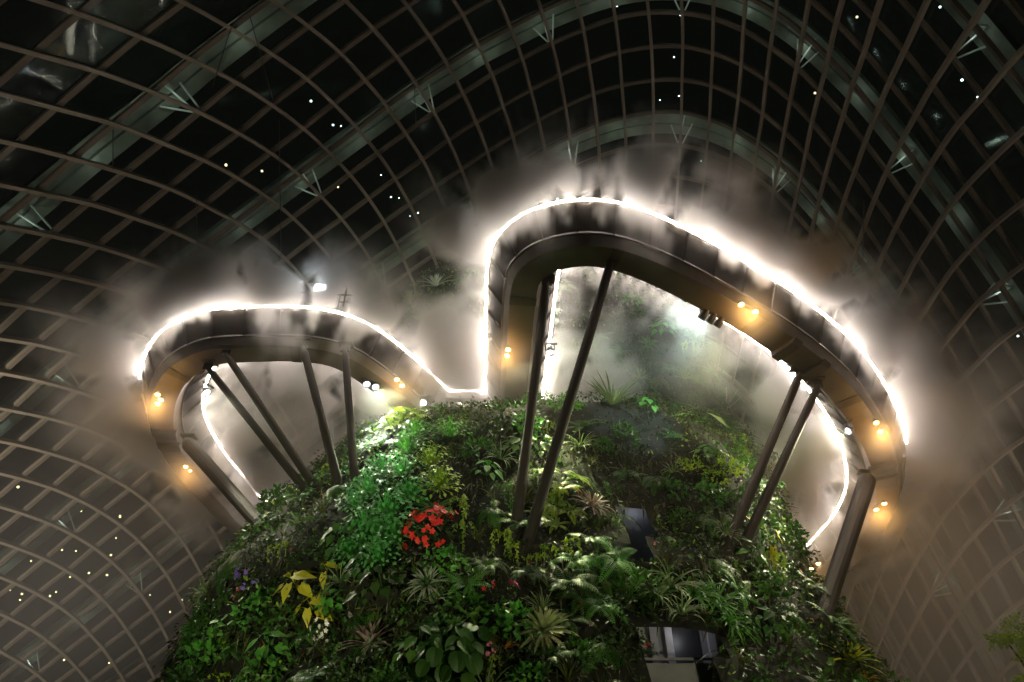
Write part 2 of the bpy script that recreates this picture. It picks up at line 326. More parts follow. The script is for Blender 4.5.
# ------------------------------------------------------------------ the dome (node table: lattice of rib crossings, decimetres)
TAB = """-605,288,110 -602,316,115 -598,343,119 -594,371,123 -590,399,126 -586,427,130 -582,455,132 -578,483,135 -574,511,137 -570,539,138 -566,567,139 -562,595,140 -558,622,140 -554,649,140 -550,676,139 -547,703,138 -543,729,136 -540,755,133 -537,782,130 -534,808,126 -531,833,122 -529,859,117 -526,885,111 -524,911,105
-588,283,112 -584,310,118 -580,337,124 -576,364,129 -572,392,134 -567,420,139 -563,447,143 -559,475,147 -554,503,150 -550,531,153 -546,559,155 -541,587,157 -537,614,157 -533,642,158 -529,669,157 -526,697,156 -522,724,154 -519,751,151 -516,778,147 -514,805,142 -512,831,137 -510,858,131 -508,884,124 -507,910,116
-571,277,115 -567,304,122 -562,331,129 -557,357,136 -553,384,142 -548,411,148 -543,439,154 -539,466,159 -534,494,164 -529,522,168 -525,550,171 -520,578,173 -516,606,175 -512,635,176 -508,663,175 -504,691,174 -501,719,172 -498,746,168 -496,774,164 -494,801,158 -492,829,152 -490,856,145 -489,882,137 -488,909,128
-555,272,118 -549,298,127 -544,324,135 -539,350,144 -534,377,151 -529,403,159 -524,430,166 -519,457,172 -514,485,178 -509,513,183 -504,541,187 -499,570,190 -495,598,192 -490,627,194 -486,656,194 -483,685,192 -480,713,190 -477,742,186 -475,770,181 -473,798,175 -472,826,168 -471,853,160 -470,880,151 -469,907,141
-538,266,122 -532,291,133 -527,317,142 -521,343,152 -515,369,161 -510,395,170 -504,421,178 -498,448,185 -493,476,192 -488,503,198 -483,532,203 -478,561,207 -473,590,210 -469,619,212 -465,649,212 -461,678,211 -458,708,208 -456,737,204 -454,766,198 -452,794,191 -451,823,183 -450,851,175 -450,878,165 -449,906,155
-521,260,128 -515,285,139 -509,310,150 -503,335,161 -496,360,171 -490,386,181 -484,412,190 -478,439,199 -472,466,207 -466,494,214 -461,522,220 -456,551,225 -451,581,228 -446,611,230 -443,641,231 -439,672,230 -436,702,227 -434,732,222 -432,761,216 -431,791,208 -430,819,200 -429,848,190 -429,876,180 -429,904,169
-505,254,134 -498,278,147 -491,302,159 -484,327,171 -478,352,182 -471,377,193 -464,403,203 -458,429,213 -451,456,222 -445,484,230 -439,512,237 -434,542,242 -429,572,246 -424,603,249 -420,634,250 -417,665,249 -414,696,245 -412,726,240 -411,757,233 -409,786,225 -409,816,216 -408,845,207 -408,873,196 -408,902,185
-489,248,142 -481,271,155 -474,295,169 -466,319,181 -459,343,194 -451,368,206 -444,394,217 -437,420,227 -430,446,237 -423,474,246 -417,503,254 -411,532,260 -406,563,265 -402,594,268 -398,626,269 -394,657,267 -392,689,264 -390,721,258 -388,752,251 -387,782,243 -387,812,234 -386,841,223 -386,870,212 -386,899,201
-473,241,150 -465,264,165 -456,287,179 -448,310,193 -440,334,206 -432,359,219 -424,384,231 -416,410,242 -409,436,253 -402,464,263 -395,492,271 -389,522,278 -384,553,283 -379,585,286 -375,618,287 -372,650,286 -369,683,282 -367,715,277 -366,746,269 -365,777,261 -364,807,251 -363,837,241 -363,867,230 -363,897,218
-458,234,160 -448,256,176 -439,279,191 -430,302,205 -421,325,219 -412,349,233 -404,374,245 -395,399,258 -388,426,269 -380,453,279 -373,482,288 -367,512,296 -361,544,301 -356,577,305 -352,610,306 -349,643,304 -346,676,301 -344,708,295 -343,740,288 -342,772,279 -341,803,270 -340,833,259 -340,864,248 -340,894,236
-443,227,171 -432,249,187 -421,270,203 -411,293,218 -401,315,233 -392,339,247 -383,363,261 -374,388,273 -366,415,285 -358,442,296 -351,471,306 -345,502,314 -339,534,319 -334,567,323 -329,601,324 -326,635,323 -323,668,319 -321,701,314 -319,734,306 -318,766,298 -317,798,288 -316,829,278 -316,860,267 -316,891,254
-429,220,184 -416,241,200 -404,262,216 -393,283,232 -382,306,248 -372,329,262 -362,353,277 -353,377,290 -345,403,302 -337,431,313 -329,460,323 -323,492,331 -316,524,337 -311,558,341 -307,592,342 -303,626,341 -300,660,337 -297,694,332 -296,727,325 -294,760,317 -293,792,307 -292,824,297 -292,856,286 -291,887,274
-414,213,197 -400,232,214 -387,253,231 -374,274,247 -363,295,263 -352,318,278 -341,342,293 -332,366,307 -323,392,319 -315,420,331 -307,449,341 -301,481,349 -294,514,355 -289,549,359 -284,583,360 -280,618,359 -276,652,356 -274,686,351 -271,720,344 -270,753,336 -268,786,327 -267,819,317 -267,851,305 -266,883,293
-400,205,213 -385,224,230 -370,243,246 -356,264,263 -343,285,279 -331,308,295 -321,331,310 -311,356,324 -302,382,337 -293,409,349 -286,439,359 -278,471,367 -272,505,373 -266,539,377 -261,574,378 -257,609,377 -253,644,374 -250,678,369 -247,712,363 -245,746,355 -243,780,346 -242,813,336 -241,845,325 -241,878,313
-386,197,229 -369,215,246 -353,234,263 -338,254,280 -324,275,296 -311,297,312 -300,321,328 -289,346,343 -280,372,356 -272,400,368 -264,430,378 -256,462,386 -249,496,391 -243,530,395 -238,565,396 -233,600,395 -229,635,392 -226,670,387 -223,704,381 -220,739,373 -218,772,365 -217,806,355 -216,839,345 -215,872,333
-372,189,248 -353,206,264 -335,224,281 -319,244,297 -304,265,314 -291,287,330 -279,311,346 -268,337,361 -258,364,375 -250,392,387 -241,423,397 -234,454,404 -227,487,409 -220,522,412 -215,556,413 -210,591,412 -205,626,409 -201,661,405 -198,696,399 -195,730,392 -193,765,383 -191,798,374 -190,832,364 -189,865,353
-358,180,267 -337,197,283 -318,214,299 -300,234,316 -284,255,332 -270,277,349 -258,302,365 -247,328,381 -237,356,395 -228,385,406 -219,415,416 -211,447,423 -204,480,428 -197,513,430 -191,548,430 -186,583,429 -181,618,426 -177,653,422 -174,687,416 -171,722,409 -168,756,401 -166,790,392 -164,824,383 -162,857,372
-342,171,288 -320,187,303 -300,205,319 -281,224,335 -265,245,351 -250,268,368 -237,293,385 -226,320,400 -215,348,414 -205,377,426 -196,408,435 -188,440,441 -181,472,445 -174,505,447 -168,540,447 -162,574,446 -157,609,442 -153,644,438 -149,678,432 -146,713,426 -143,747,418 -140,781,410 -138,815,401 -136,849,391
-325,161,310 -302,177,324 -281,195,340 -262,214,355 -244,235,372 -229,259,388 -216,284,405 -204,311,420 -193,340,434 -183,370,445 -174,400,453 -165,432,459 -158,464,462 -151,497,464 -144,531,463 -138,566,461 -133,600,458 -129,635,453 -125,669,448 -121,704,442 -118,738,434 -115,772,426 -113,806,418 -110,839,408
-306,150,332 -283,167,346 -262,185,361 -242,204,377 -224,226,393 -208,250,409 -194,276,425 -182,303,440 -171,332,453 -161,362,463 -151,393,471 -142,424,476 -134,456,479 -127,489,479 -121,523,478 -115,557,476 -109,591,473 -105,625,468 -100,660,463 -97,694,457 -93,728,450 -90,762,442 -87,795,434 -85,829,425
-285,138,354 -262,156,369 -241,174,384 -221,194,399 -203,216,414 -187,241,431 -173,267,446 -160,295,460 -149,324,472 -138,353,481 -128,384,488 -119,415,492 -111,448,494 -104,481,494 -97,514,493 -91,548,490 -86,582,487 -81,616,482 -76,650,477 -72,683,471 -69,717,464 -65,751,456 -62,785,448 -59,819,440
-262,126,377 -239,144,391 -218,163,406 -198,184,421 -181,207,436 -165,232,452 -150,258,466 -138,286,479 -126,315,490 -115,344,498 -105,375,504 -96,406,507 -88,439,509 -80,472,508 -73,505,506 -67,539,503 -62,572,500 -57,606,495 -53,639,489 -48,673,483 -44,706,477 -41,740,469 -37,774,462 -34,808,453
-236,113,399 -214,132,413 -194,153,428 -175,174,443 -158,198,458 -142,223,473 -127,249,486 -115,277,498 -103,305,507 -92,335,514 -81,365,519 -72,397,522 -64,429,522 -56,463,521 -50,496,519 -44,529,516 -39,562,512 -34,595,507 -29,628,501 -25,662,495 -20,695,488 -16,729,481 -13,763,473 -9,797,465
-208,101,420 -187,121,435 -168,142,450 -150,165,465 -133,189,479 -118,214,493 -104,240,505 -91,267,515 -79,295,523 -68,325,530 -58,355,534 -48,387,535 -40,420,535 -33,453,534 -27,486,531 -21,518,527 -15,551,523 -10,584,518 -6,617,512 -1,651,505 3,684,498 7,718,491 11,752,483 15,786,475
-178,89,440 -159,110,456 -140,132,471 -123,155,485 -107,179,499 -92,204,511 -79,231,522 -66,258,531 -54,286,539 -43,315,544 -33,345,547 -24,377,548 -17,409,547 -10,442,545 -3,475,542 2,507,537 8,540,533 13,573,527 18,606,521 22,640,514 27,673,507 31,707,499 35,741,491 39,776,483
-147,78,459 -129,99,474 -111,122,489 -95,145,503 -80,169,516 -66,195,528 -53,221,538 -40,248,546 -29,276,552 -18,305,557 -9,336,559 0,367,559 7,399,558 14,431,555 20,463,551 25,496,546 31,529,541 36,562,535 41,595,529 45,629,521 50,663,514 54,697,506 58,731,498 62,766,489
-114,68,475 -97,90,490 -81,112,505 -66,136,518 -52,160,531 -38,185,542 -25,212,551 -13,239,559 -2,267,564 8,296,568 16,326,569 24,357,569 31,388,567 37,420,564 43,452,559 48,485,554 54,518,548 59,551,542 64,585,535 68,619,527 73,653,519 77,687,511 81,722,502 84,757,493
-81,60,488 -66,81,503 -50,104,518 -36,127,531 -22,152,543 -9,177,553 3,203,562 14,230,569 24,258,574 34,287,577 42,317,578 49,347,577 55,378,574 61,410,570 67,442,566 72,475,560 77,508,554 82,541,546 87,576,539 91,610,531 95,644,522 99,679,513 102,714,504 106,749,495
-48,53,498 -33,74,513 -19,97,527 -5,120,540 8,144,551 20,169,561 32,195,570 42,221,576 52,249,581 61,278,583 68,308,584 75,338,583 81,369,580 86,401,575 91,433,570 96,466,564 101,499,557 105,533,549 110,568,541 114,602,532 117,637,523 121,672,514 124,707,504 127,742,494
-15,47,503 -1,69,518 13,92,532 26,115,545 38,138,556 50,163,566 61,188,574 71,214,580 80,242,584 88,270,587 95,300,587 101,331,586 107,362,583 112,393,578 116,426,572 121,459,566 125,493,558 129,527,550 132,561,541 136,596,532 139,631,522 142,666,512 144,701,502 147,736,492
17,44,504 31,65,520 44,88,534 56,111,546 68,134,557 80,159,567 90,184,575 100,210,581 108,237,585 116,265,587 123,295,587 129,326,586 134,357,583 138,389,578 142,421,572 146,455,565 149,488,557 152,523,548 155,557,539 157,592,529 160,627,519 162,662,509 164,697,498 166,732,487
48,41,500 61,64,516 74,86,531 87,109,544 98,133,555 109,157,564 119,182,572 128,208,578 136,235,582 144,264,584 150,293,584 155,324,583 160,355,580 164,388,575 167,420,568 170,453,561 172,487,553 175,521,544 177,555,534 179,590,524 181,625,514 182,659,503 184,694,492 185,730,480
77,41,491 91,64,508 104,87,524 116,110,537 127,134,549 137,158,558 147,184,566 155,210,572 163,237,576 170,266,578 176,296,578 181,326,577 186,358,573 189,390,568 192,422,562 194,455,555 195,488,546 197,522,537 198,556,527 199,590,517 200,624,506 201,659,495 202,694,483 203,729,471
105,42,477 119,65,496 131,89,512 143,113,526 154,137,539 164,162,549 173,188,557 181,215,563 189,243,567 195,272,569 201,302,569 206,333,568 209,364,564 212,395,559 214,427,553 216,459,546 217,492,537 218,525,528 219,558,518 219,592,507 220,626,496 220,660,484 220,695,472 220,729,460
131,45,459 145,69,479 157,93,496 169,118,512 180,143,525 189,169,536 198,195,545 206,222,551 213,251,555 218,281,558 223,311,558 228,342,556 231,373,553 234,404,548 236,435,542 237,466,534 238,498,526 238,530,517 238,563,506 238,596,496 238,630,484 238,663,472 237,697,460 237,732,447
155,48,436 169,74,457 181,99,476 193,125,494 204,151,508 213,177,521 221,205,530 229,233,537 235,262,542 240,292,544 244,322,544 248,353,543 251,383,539 254,414,535 255,444,528 256,475,521 257,506,512 257,538,503 256,570,493 256,602,482 255,635,470 254,668,458 253,702,445 252,736,431
176,53,409 190,80,432 203,106,453 215,133,472 225,160,488 235,188,502 243,216,513 249,244,521 255,274,526 259,304,528 263,335,529 267,365,527 270,395,524 272,425,519 273,455,513 274,485,506 275,516,497 274,547,488 274,578,477 273,610,466 272,642,454 270,675,441 269,708,428 267,741,414
196,60,380 209,87,404 222,114,426 234,142,446 245,171,464 254,199,480 262,228,492 269,257,501 274,287,508 278,317,511 281,348,511 284,378,510 287,408,507 289,437,502 290,467,496 291,496,488 291,526,480 291,557,470 290,588,460 289,619,448 287,651,436 285,683,423 283,715,410 281,748,395
213,67,348 227,95,373 239,123,396 251,152,418 262,181,438 272,211,455 280,240,469 286,270,480 291,300,487 295,330,491 298,360,492 300,390,491 303,420,488 304,449,483 306,479,477 306,508,470 306,538,461 306,568,451 305,598,441 303,629,429 301,661,417 299,692,403 297,724,389 295,756,374
228,74,315 242,103,341 254,133,365 266,162,388 277,192,408 287,222,427 295,252,443 302,282,455 307,312,464 310,342,468 313,372,470 316,402,470 318,432,467 319,461,463 320,491,457 321,520,450 320,550,441 320,580,431 319,610,421 317,641,409 315,671,396 313,703,382 310,734,368 307,766,352
242,83,281 255,112,307 268,142,332 279,173,356 290,203,378 300,233,397 308,263,415 315,293,428 321,324,438 325,354,444 328,384,447 330,414,447 332,443,445 333,473,441 334,502,435 334,532,428 334,562,420 333,592,410 332,622,399 330,652,387 328,683,374 325,714,360 322,745,345 319,776,329
255,91,247 267,122,274 279,152,300 291,182,323 301,213,346 311,243,366 320,273,384 327,304,399 333,334,410 338,364,417 341,395,421 344,424,422 345,454,421 346,484,418 347,514,413 347,544,406 346,574,398 345,604,388 344,634,377 342,665,365 340,695,351 337,725,337 334,756,321 331,786,304
266,100,214 278,131,241 290,161,267 301,192,291 311,222,314 321,253,334 330,283,352 338,313,368 344,344,380 349,374,389 353,405,394 356,435,396 358,465,396 359,495,393 359,525,389 359,555,382 358,586,374 357,616,365 355,647,354 353,677,341 351,707,327 348,737,312 345,767,296 342,797,279
276,109,182 288,140,209 299,170,235 310,201,259 321,231,281 330,261,302 339,292,320 347,322,336 354,353,349 359,383,359 364,414,365 367,444,369 369,475,370 370,505,368 371,536,364 370,567,358 370,598,350 368,628,341 366,659,330 364,689,317 362,719,303 359,749,288 356,779,271 352,808,254
285,118,151 297,148,178 308,179,203 319,209,227 329,240,249 339,270,270 347,300,288 355,331,305 362,361,318 368,392,329 373,423,336 377,453,341 379,484,342 381,516,342 382,547,338 381,578,333 380,609,326 379,640,316 377,671,305 375,701,292 372,731,278 369,760,262 366,789,246 363,818,228
294,126,122 305,157,148 316,187,173 327,218,196 337,248,218 347,278,238 355,309,257 364,339,273 371,370,287 377,400,298 382,431,306 386,463,312 389,494,314 391,526,314 392,557,312 392,589,307 391,620,300 390,651,291 388,682,280 385,712,267 383,742,253 380,771,237 376,800,220 373,828,203
302,134,93 313,165,119 324,195,143 335,226,166 345,256,188 354,286,208 363,317,226 371,347,242 379,378,256 385,409,267 391,440,276 395,472,282 399,504,286 401,536,287 402,568,285 402,600,281 402,631,274 400,662,265 398,692,254 396,722,242 393,752,227 390,781,212 386,809,195 383,838,178
309,142,66 321,173,91 332,203,115 342,234,137 352,264,158 362,295,177 371,325,195 379,356,211 386,387,225 393,418,237 399,450,246 404,482,253 408,514,257 411,546,259 412,578,257 412,610,253 412,641,247 410,672,239 408,702,228 406,732,216 403,761,202 400,790,187 396,818,171 393,846,153
316,150,41 328,180,65 339,211,87 349,242,109 359,272,129 369,303,148 378,334,165 386,365,181 394,396,195 401,428,207 407,459,216 413,491,224 417,524,228 420,556,230 422,588,229 422,620,226 422,651,220 421,681,212 419,711,202 416,740,190 413,769,177 410,798,163 407,826,147 403,854,130
323,157,17 335,188,39 345,219,61 356,250,82 366,280,101 376,311,120 385,343,136 394,374,152 402,405,165 409,437,177 416,469,187 421,501,194 426,534,199 429,566,201 431,598,201 432,629,198 432,659,193 431,689,185 429,719,176 427,748,165 424,776,152 421,805,139 417,833,123 413,861,107
330,165,-6 341,196,15 352,227,36 363,258,56 373,289,74 383,320,92 392,352,108 401,383,123 409,415,136 417,447,148 424,479,157 429,511,165 434,543,170 438,575,172 441,606,172 442,637,170 442,667,165 441,697,159 439,726,150 437,754,140 434,783,128 431,811,115 428,839,101 424,866,85
336,172,-28 347,203,-8 358,234,12 369,266,31 380,297,48 390,329,65 399,361,81 408,393,95 417,425,107 424,457,118 431,489,128 438,521,135 443,553,140 447,584,143 450,615,143 451,645,142 452,675,138 451,704,132 450,732,124 448,761,115 445,789,104 442,816,92 439,844,78 435,871,64
342,179,-49 353,210,-29 365,242,-11 376,274,7 386,306,23 396,338,39 406,370,54 415,402,67 424,434,79 432,466,89 439,498,98 446,530,105 451,561,110 455,592,113 458,623,114 460,652,113 461,681,110 461,710,105 460,738,98 459,766,90 456,794,80 454,821,69 450,848,57 446,875,43
347,186,-68 359,218,-50 371,250,-33 382,283,-16 393,315,-1 403,347,14 413,380,27 422,412,40 431,444,51 439,476,61 447,508,69 453,539,76 459,570,80 463,600,83 467,630,85 469,659,84 471,688,82 471,716,77 471,743,72 470,771,65 468,798,56 465,825,47 462,852,36 458,878,24
353,192,-86 365,225,-70 377,258,-54 388,291,-38 399,324,-24 409,357,-11 420,390,2 429,422,13 438,454,23 447,486,32 454,517,40 461,548,46 467,578,50 471,608,53 475,637,55 478,665,55 480,693,53 481,721,50 481,748,46 481,775,40 479,802,33 477,828,25 474,854,15 470,880,4"""
GI0, GJ0 = -5, -2
G = np.array([[[int(t) for t in c.split(',')] for c in r.split(' ')] for r in TAB.strip().split('\n')], float) / 10
NI, NJ = G.shape[:2]
ctr = np.array([4.0, 40.0, 8.0])
du = np.gradient(G, axis=0); dv = np.gradient(G, axis=1)
GN = np.cross(du, dv); GN /= np.linalg.norm(GN, axis=2)[..., None]
GN *= np.sign(((G - ctr) * GN).sum(2))[..., None]
# fill in the shell between the nodes
def fine_line(P, n=3):
    P = np.vstack([2 * P[0] - P[1], P, 2 * P[-1] - P[-2]]); o = []
    for i in range(1, len(P) - 2):
        a, b, c, d = P[i - 1:i + 3]
        for k in range(n):
            t = k / n
            o.append(.5 * ((2 * b) + (c - a) * t + (2 * a - 5 * b + 4 * c - d) * t * t + (3 * b - a - 3 * c + d) * t ** 3))
    o.append(P[-2]); return np.array(o)

dome = empty('ceiling', (4, 40, -1.7))
tag(dome, 'curved glass dome ceiling on a lattice of steel ribs', 'glass dome', kind='structure')
gp = G + GN * 0.12
gf = [(i * NJ + j, (i + 1) * NJ + j, (i + 1) * NJ + j + 1, i * NJ + j + 1) for i in range(NI - 1) for j in range(NJ - 1)]
if float((np.cross(gp[21, 10] - gp[20, 10], gp[20, 11] - gp[20, 10]) * GN[20, 10]).sum()) > 0:
    gf = [f[::-1] for f in gf]          # panes face the hall
obj('glazing', gp.reshape(-1, 3).tolist(), gf, M['glass'], dome, smooth=True)

def rib(name, P, Nn, w, h, off, m, parent, tabs=()):
    """box section swept along P; h along the shell normal, centre at off outwards"""
    T = np.gradient(P, axis=0); T /= np.linalg.norm(T, axis=1)[:, None]
    S = np.cross(T, Nn); S /= np.linalg.norm(S, axis=1)[:, None]
    c = P + Nn * off
    b = MB()
    b.sweep([[c[k] + S[k] * sx * w / 2 + Nn[k] * sy * h / 2 for sx, sy in ((-1, -1), (1, -1), (1, 1), (-1, 1))] for k in range(len(P))])
    for q, r_ in tabs:
        b.box(q, 0.22, 0.22, 0.5, r_)
    return b.build(name, m, parent)
def fine(i=None, j=None):
    if i is None:
        P = fine_line(G[:, j]); Nn = fine_line(GN[:, j])
    else:
        P = fine_line(G[i]); Nn = fine_line(GN[i])
    return P, Nn / np.linalg.norm(Nn, axis=1)[:, None]
for j in range(NJ):
    P, Nn = fine(j=j)
    rib('cross_rib', P, Nn, 0.32, 0.26, -0.02, M['rib_a'], dome)
for i in range(NI):
    P, Nn = fine(i=i)
    rib('lengthwise_rib', P, Nn, 0.25, 0.40, -0.30, M['rib_b'], dome)
# big arches outside the glass, tied back to the ribs every fourth bay
arch_js = [0, 4, 8, 12, 16, 20]
for aj in arch_js:
    a = aj - 2 - GJ0 if False else None
    jj = {0: 0, 4: 4, 8: 8, 12: 12, 16: 16, 20: 20}[aj]      # table column whose bay (jj, jj+1) carries the arch
    if jj + 1 >= NJ: continue
    Pm = (G[:, jj] + G[:, jj + 1]) / 2; Nm = (GN[:, jj] + GN[:, jj + 1]) / 2
    P = fine_line(Pm); Nn = fine_line(Nm); Nn /= np.linalg.norm(Nn, axis=1)[:, None]
    T = np.gradient(P, axis=0); T /= np.linalg.norm(T, axis=1)[:, None]
    S = np.cross(T, Nn); S /= np.linalg.norm(S, axis=1)[:, None]
    c = P + Nn * 1.2
    b = MB()
    hw = 1.05
    for s0, s1, h0, h1 in ((-hw, -hw + 0.95, -0.1, 0.6), (-hw + 0.95, hw, 0.15, 0.5)):
        b.sweep([[c[k] + S[k] * s0 + Nn[k] * h0, c[k] + S[k] * s1 + Nn[k] * h0, c[k] + S[k] * s1 + Nn[k] * h1, c[k] + S[k] * s0 + Nn[k] * h1] for k in range(len(c))])
    ar = b.build('outer_arch', M['arch'], dome)
    for i in range(NI):
        if (i + GI0) % 4 != 2: continue
        n0 = G[i, jj + 1] + GN[i, jj + 1] * 0.1
        cc = Pm[i] + Nm[i] * 1.1
        t = MB()
        ti = T[i * 3]; si = S[i * 3]
        q = [cc + ti * 1.1 + si * 0.2, cc - ti * 0.9 - si * 0.2, cc + ti * 0.2 + si * 0.9]
        for e in q:
            t.tube(n0 + ti * (0.16 if e is q[0] else -0.16), e, 0.07, 0.07, 6)
        n1 = G[i, jj] + GN[i, jj] * 0.1
        t.tube(n1, q[2], 0.05, 0.05, 6)
        t.build('tie_rod', M['tie'], ar)
# point lights without fittings, added outside the glass to brighten arches and tie rods
ARCH_FILLS = []
for jj in (4, 8, 12, 16):
    for i in range(3, NI - 2, 2):
        p = (G[i, jj] + G[i, jj + 1]) / 2 + GN[i, jj] * 0.35 
        ARCH_FILLS.append(Vector(p))
for p in ARCH_FILLS:
    ld = bpy.data.lights.new('arch_fill_light', 'POINT'); ld.energy = 7; ld.color = (0.88, 1.0, 0.90); ld.shadow_soft_size = 0.1
    o = bpy.data.objects.new('arch_fill_light', ld); C.objects.link(o); o.location = p

# ------------------------------------------------------------------ elevated walkways
def smooth_path(pts, extra=()):
    c = [at_z(*p) for p in pts]
    c += [Vector(e) for e in extra]
    P = fine_line(np.array([tuple(v) for v in c]), 8)
    for _ in range(4): P[1:-1] = (P[:-2] + 2 * P[1:-1] + P[2:]) / 4
    # even spacing
    s = np.r_[0, np.cumsum(np.linalg.norm(np.diff(P, axis=0), axis=1))]
    n = int(s[-1] / 0.5)
    t = np.linspace(0, s[-1], n)
    return np.stack([np.interp(t, s, P[:, k]) for k in range(3)], 1)
WPX = {
 'right': ([(489, 415, 20), (487, 392, 20), (488, 330, 20), (490, 262, 20), (500, 235, 20), (525, 214, 20), (560, 203, 20), (600, 201, 20), (640, 210, 20), (690, 232, 19.8), (750, 266, 19.6),
            (800, 298, 19.3), (850, 340, 19), (880, 380, 18.6), (897, 415, 18.2), (905, 450, 17.7), (902, 480, 17.1), (885, 510, 16.4), (860, 538, 15.7), (820, 568, 15)], [(13.5, 40.5, 14.3)], 1, 2.7),
 'left': ([(462, 405, 20), (445, 388, 20), (410, 355, 20), (370, 325, 20), (330, 311, 20), (290, 307, 20), (240, 308, 20), (200, 312, 20), (165, 330, 20), (147, 355, 19.8), (142, 385, 19.5),
           (149, 415, 19), (173, 452, 18.4), (203, 485, 17.7), (238, 515, 17)], [(-11, 37.6, 16.2), (-7.5, 38.5, 15.8)], -1, 2.7)}
WALK = {}
for side, (pts, ex, sg, w) in WPX.items():
    O = smooth_path(pts, ex)
    T = np.gradient(O, axis=0); Nn = np.stack([-T[:, 1], T[:, 0], 0 * T[:, 0]], 1); Nn /= np.linalg.norm(Nn, axis=1)[:, None]
    for _ in range(6): Nn[1:-1] = (Nn[:-2] + 2 * Nn[1:-1] + Nn[2:]) / 4
    Nn /= np.linalg.norm(Nn, axis=1)[:, None]
    Nn = Nn * sg
    s = np.r_[0, np.cumsum(np.linalg.norm(np.diff(O, axis=0), axis=1))]
    WALK[side] = dict(O=O, N=Nn, s=s, w=w, I=O + Nn * w)
UP = np.array([0, 0, 1.0])
def sect(W, k, pts):
    return [W['O'][k] + W['N'][k] * t + UP * z for t, z in pts]
def sweepw(name, W, pts, m, parent, k0=0, k1=None, smooth=False):
    k1 = len(W['O']) if k1 is None else k1
    b = MB(); b.sweep([sect(W, k, pts) for k in range(k0, k1)])
    return b.build(name, m, parent, smooth)
WL = {'right': 'long elevated walkway looping out on the right, lit along its rim in mist', 'left': 'smaller elevated walkway loop on the left side of the mountain'}
# last index of the lit outer rim
def k_last(W, test):
    return max(k for k in range(len(W['O'])) if test(*pxy(Vector(W['O'][k])), k))
nozzle_mesh = None
for side, W in WALK.items():
    w = W['w']; n = len(W['O'])
    root = empty('elevated_walkway', tuple(W['O'][n // 2]))
    tag(root, WL[side], 'walkway')
    W['root'] = root
    gi, go = 0.62, w - 0.62
    # girder under the floor: shallow box with chamfered flanks
    sweepw('box_girder', W, [(gi + 0.02, -1.12), (go - 0.02, -1.12), (go - 0.22, -1.52), (gi + 0.22, -1.52)], M['girder'], root)
    sweepw('floor_deck', W, [(gi - 0.06, -1.12), (gi - 0.06, -1.02), (go + 0.06, -1.02), (go + 0.06, -1.12)], M['girder_dark'], root)
    # parapets lean outwards from the floor to the rim
    for t0, t1 in ((gi - 0.05, 0.03), (go + 0.05, w - 0.03)):
        d = 0.04 if t1 > t0 else -0.04
        sweepw('parapet_panel', W, [(t0, -1.05), (t1, -0.03), (t1 - d, -0.03), (t0 - d, -1.05)], M['panel'], root)
        sweepw('top_rail', W, [(t1 - 0.05, -0.05), (t1 + 0.05, -0.05), (t1 + 0.05, 0.03), (t1 - 0.05, 0.03)], M['rim'], root)
    # outer face frames of the parapets
    cnt = 0
    step = 3
    for k in range(1, n - 1, step):
        for t0, t1 in ((gi - 0.05, 0.0), (go + 0.05, w)):
            d = -0.02 if t1 < t0 else 0.02
            a = W['O'][k] + W['N'][k] * (t0 + d) + UP * -1.08
            b_ = W['O'][k] + W['N'][k] * (t1 + d) + UP * -0.06
            q = MB(); q.bar(a, b_, 0.07, 0.10, up=tuple(W['N'][k]))
            q.build('parapet_frame', M['panel'], root); cnt += 1
    # soffit cross joints
    for k in range(6, n - 6, 14):
        q = MB(); q.sweep([sect(W, kk, [(gi + 0.18, -1.50), (go - 0.18, -1.50), (go - 0.20, -1.55), (gi + 0.20, -1.55)]) for kk in (k, k + 1)])
        q.build('soffit_joint', M['girder_dark'], root)
    # lit rim
    if side == 'right':
        kl = k_last(W, lambda x, y, k: y < 452 and x > 880)
    else:
        kl = k_last(W, lambda x, y, k: x < 160 and y < 392)
    W['kl'] = kl
    r = 0.045
    oc = [(-0.10 + r * math.cos(a * PI / 3), -0.05 + r * math.sin(a * PI / 3)) for a in range(6)]
    ic = [(w + 0.10 - r * math.cos(a * PI / 3), -0.05 + r * math.sin(a * PI / 3)) for a in range(6)]
    sweepw('light_strip', W, oc, M['led'], root, 0, kl)
    sweepw('light_strip', W, ic, M['led'], root, 0, n)
    # mist nozzles along both rims
    first = None
    L_ = W['s'][-1]; stepn = L_ / 46
    for q in range(46):
        k = int(np.searchsorted(W['s'], (q + 0.5) * stepn)); k = min(k, n - 1)
        for t, dr in ((-0.04, -1), (w + 0.04, 1)):
            p = W['O'][k] + W['N'][k] * t + UP * 0.05
            b = MB(); b.tube(p, p + W['N'][k] * dr * 0.14 + UP * 0.02, 0.022, 0.014, 6)
            b.build('mist_nozzle', M['rim'], root)
# the lit rim between the two loops, fixed on the mountain
R0, L0_ = WALK['right'], WALK['left']
kR = 3; kL = 3
a = Vector(at_z(446, 390, 20)); b_ = Vector(at_z(488, 391, 20))
q = MB(); q.tube(a, b_, 0.05, 0.05, 8)
jt = empty('mist_gutter', ((a.x + b_.x) / 2, a.y, a.z))
tag(jt, 'short glowing rim joining the two walkway loops at the mountain', 'light rim')
q.build('light_strip', M['led'], jt)
q = MB(); q.bar(a + Vector((0, 0.25, -0.25)), b_ + Vector((0, 0.25, -0.25)), 0.4, 0.35); q.build('gutter_beam', M['girder'], jt)

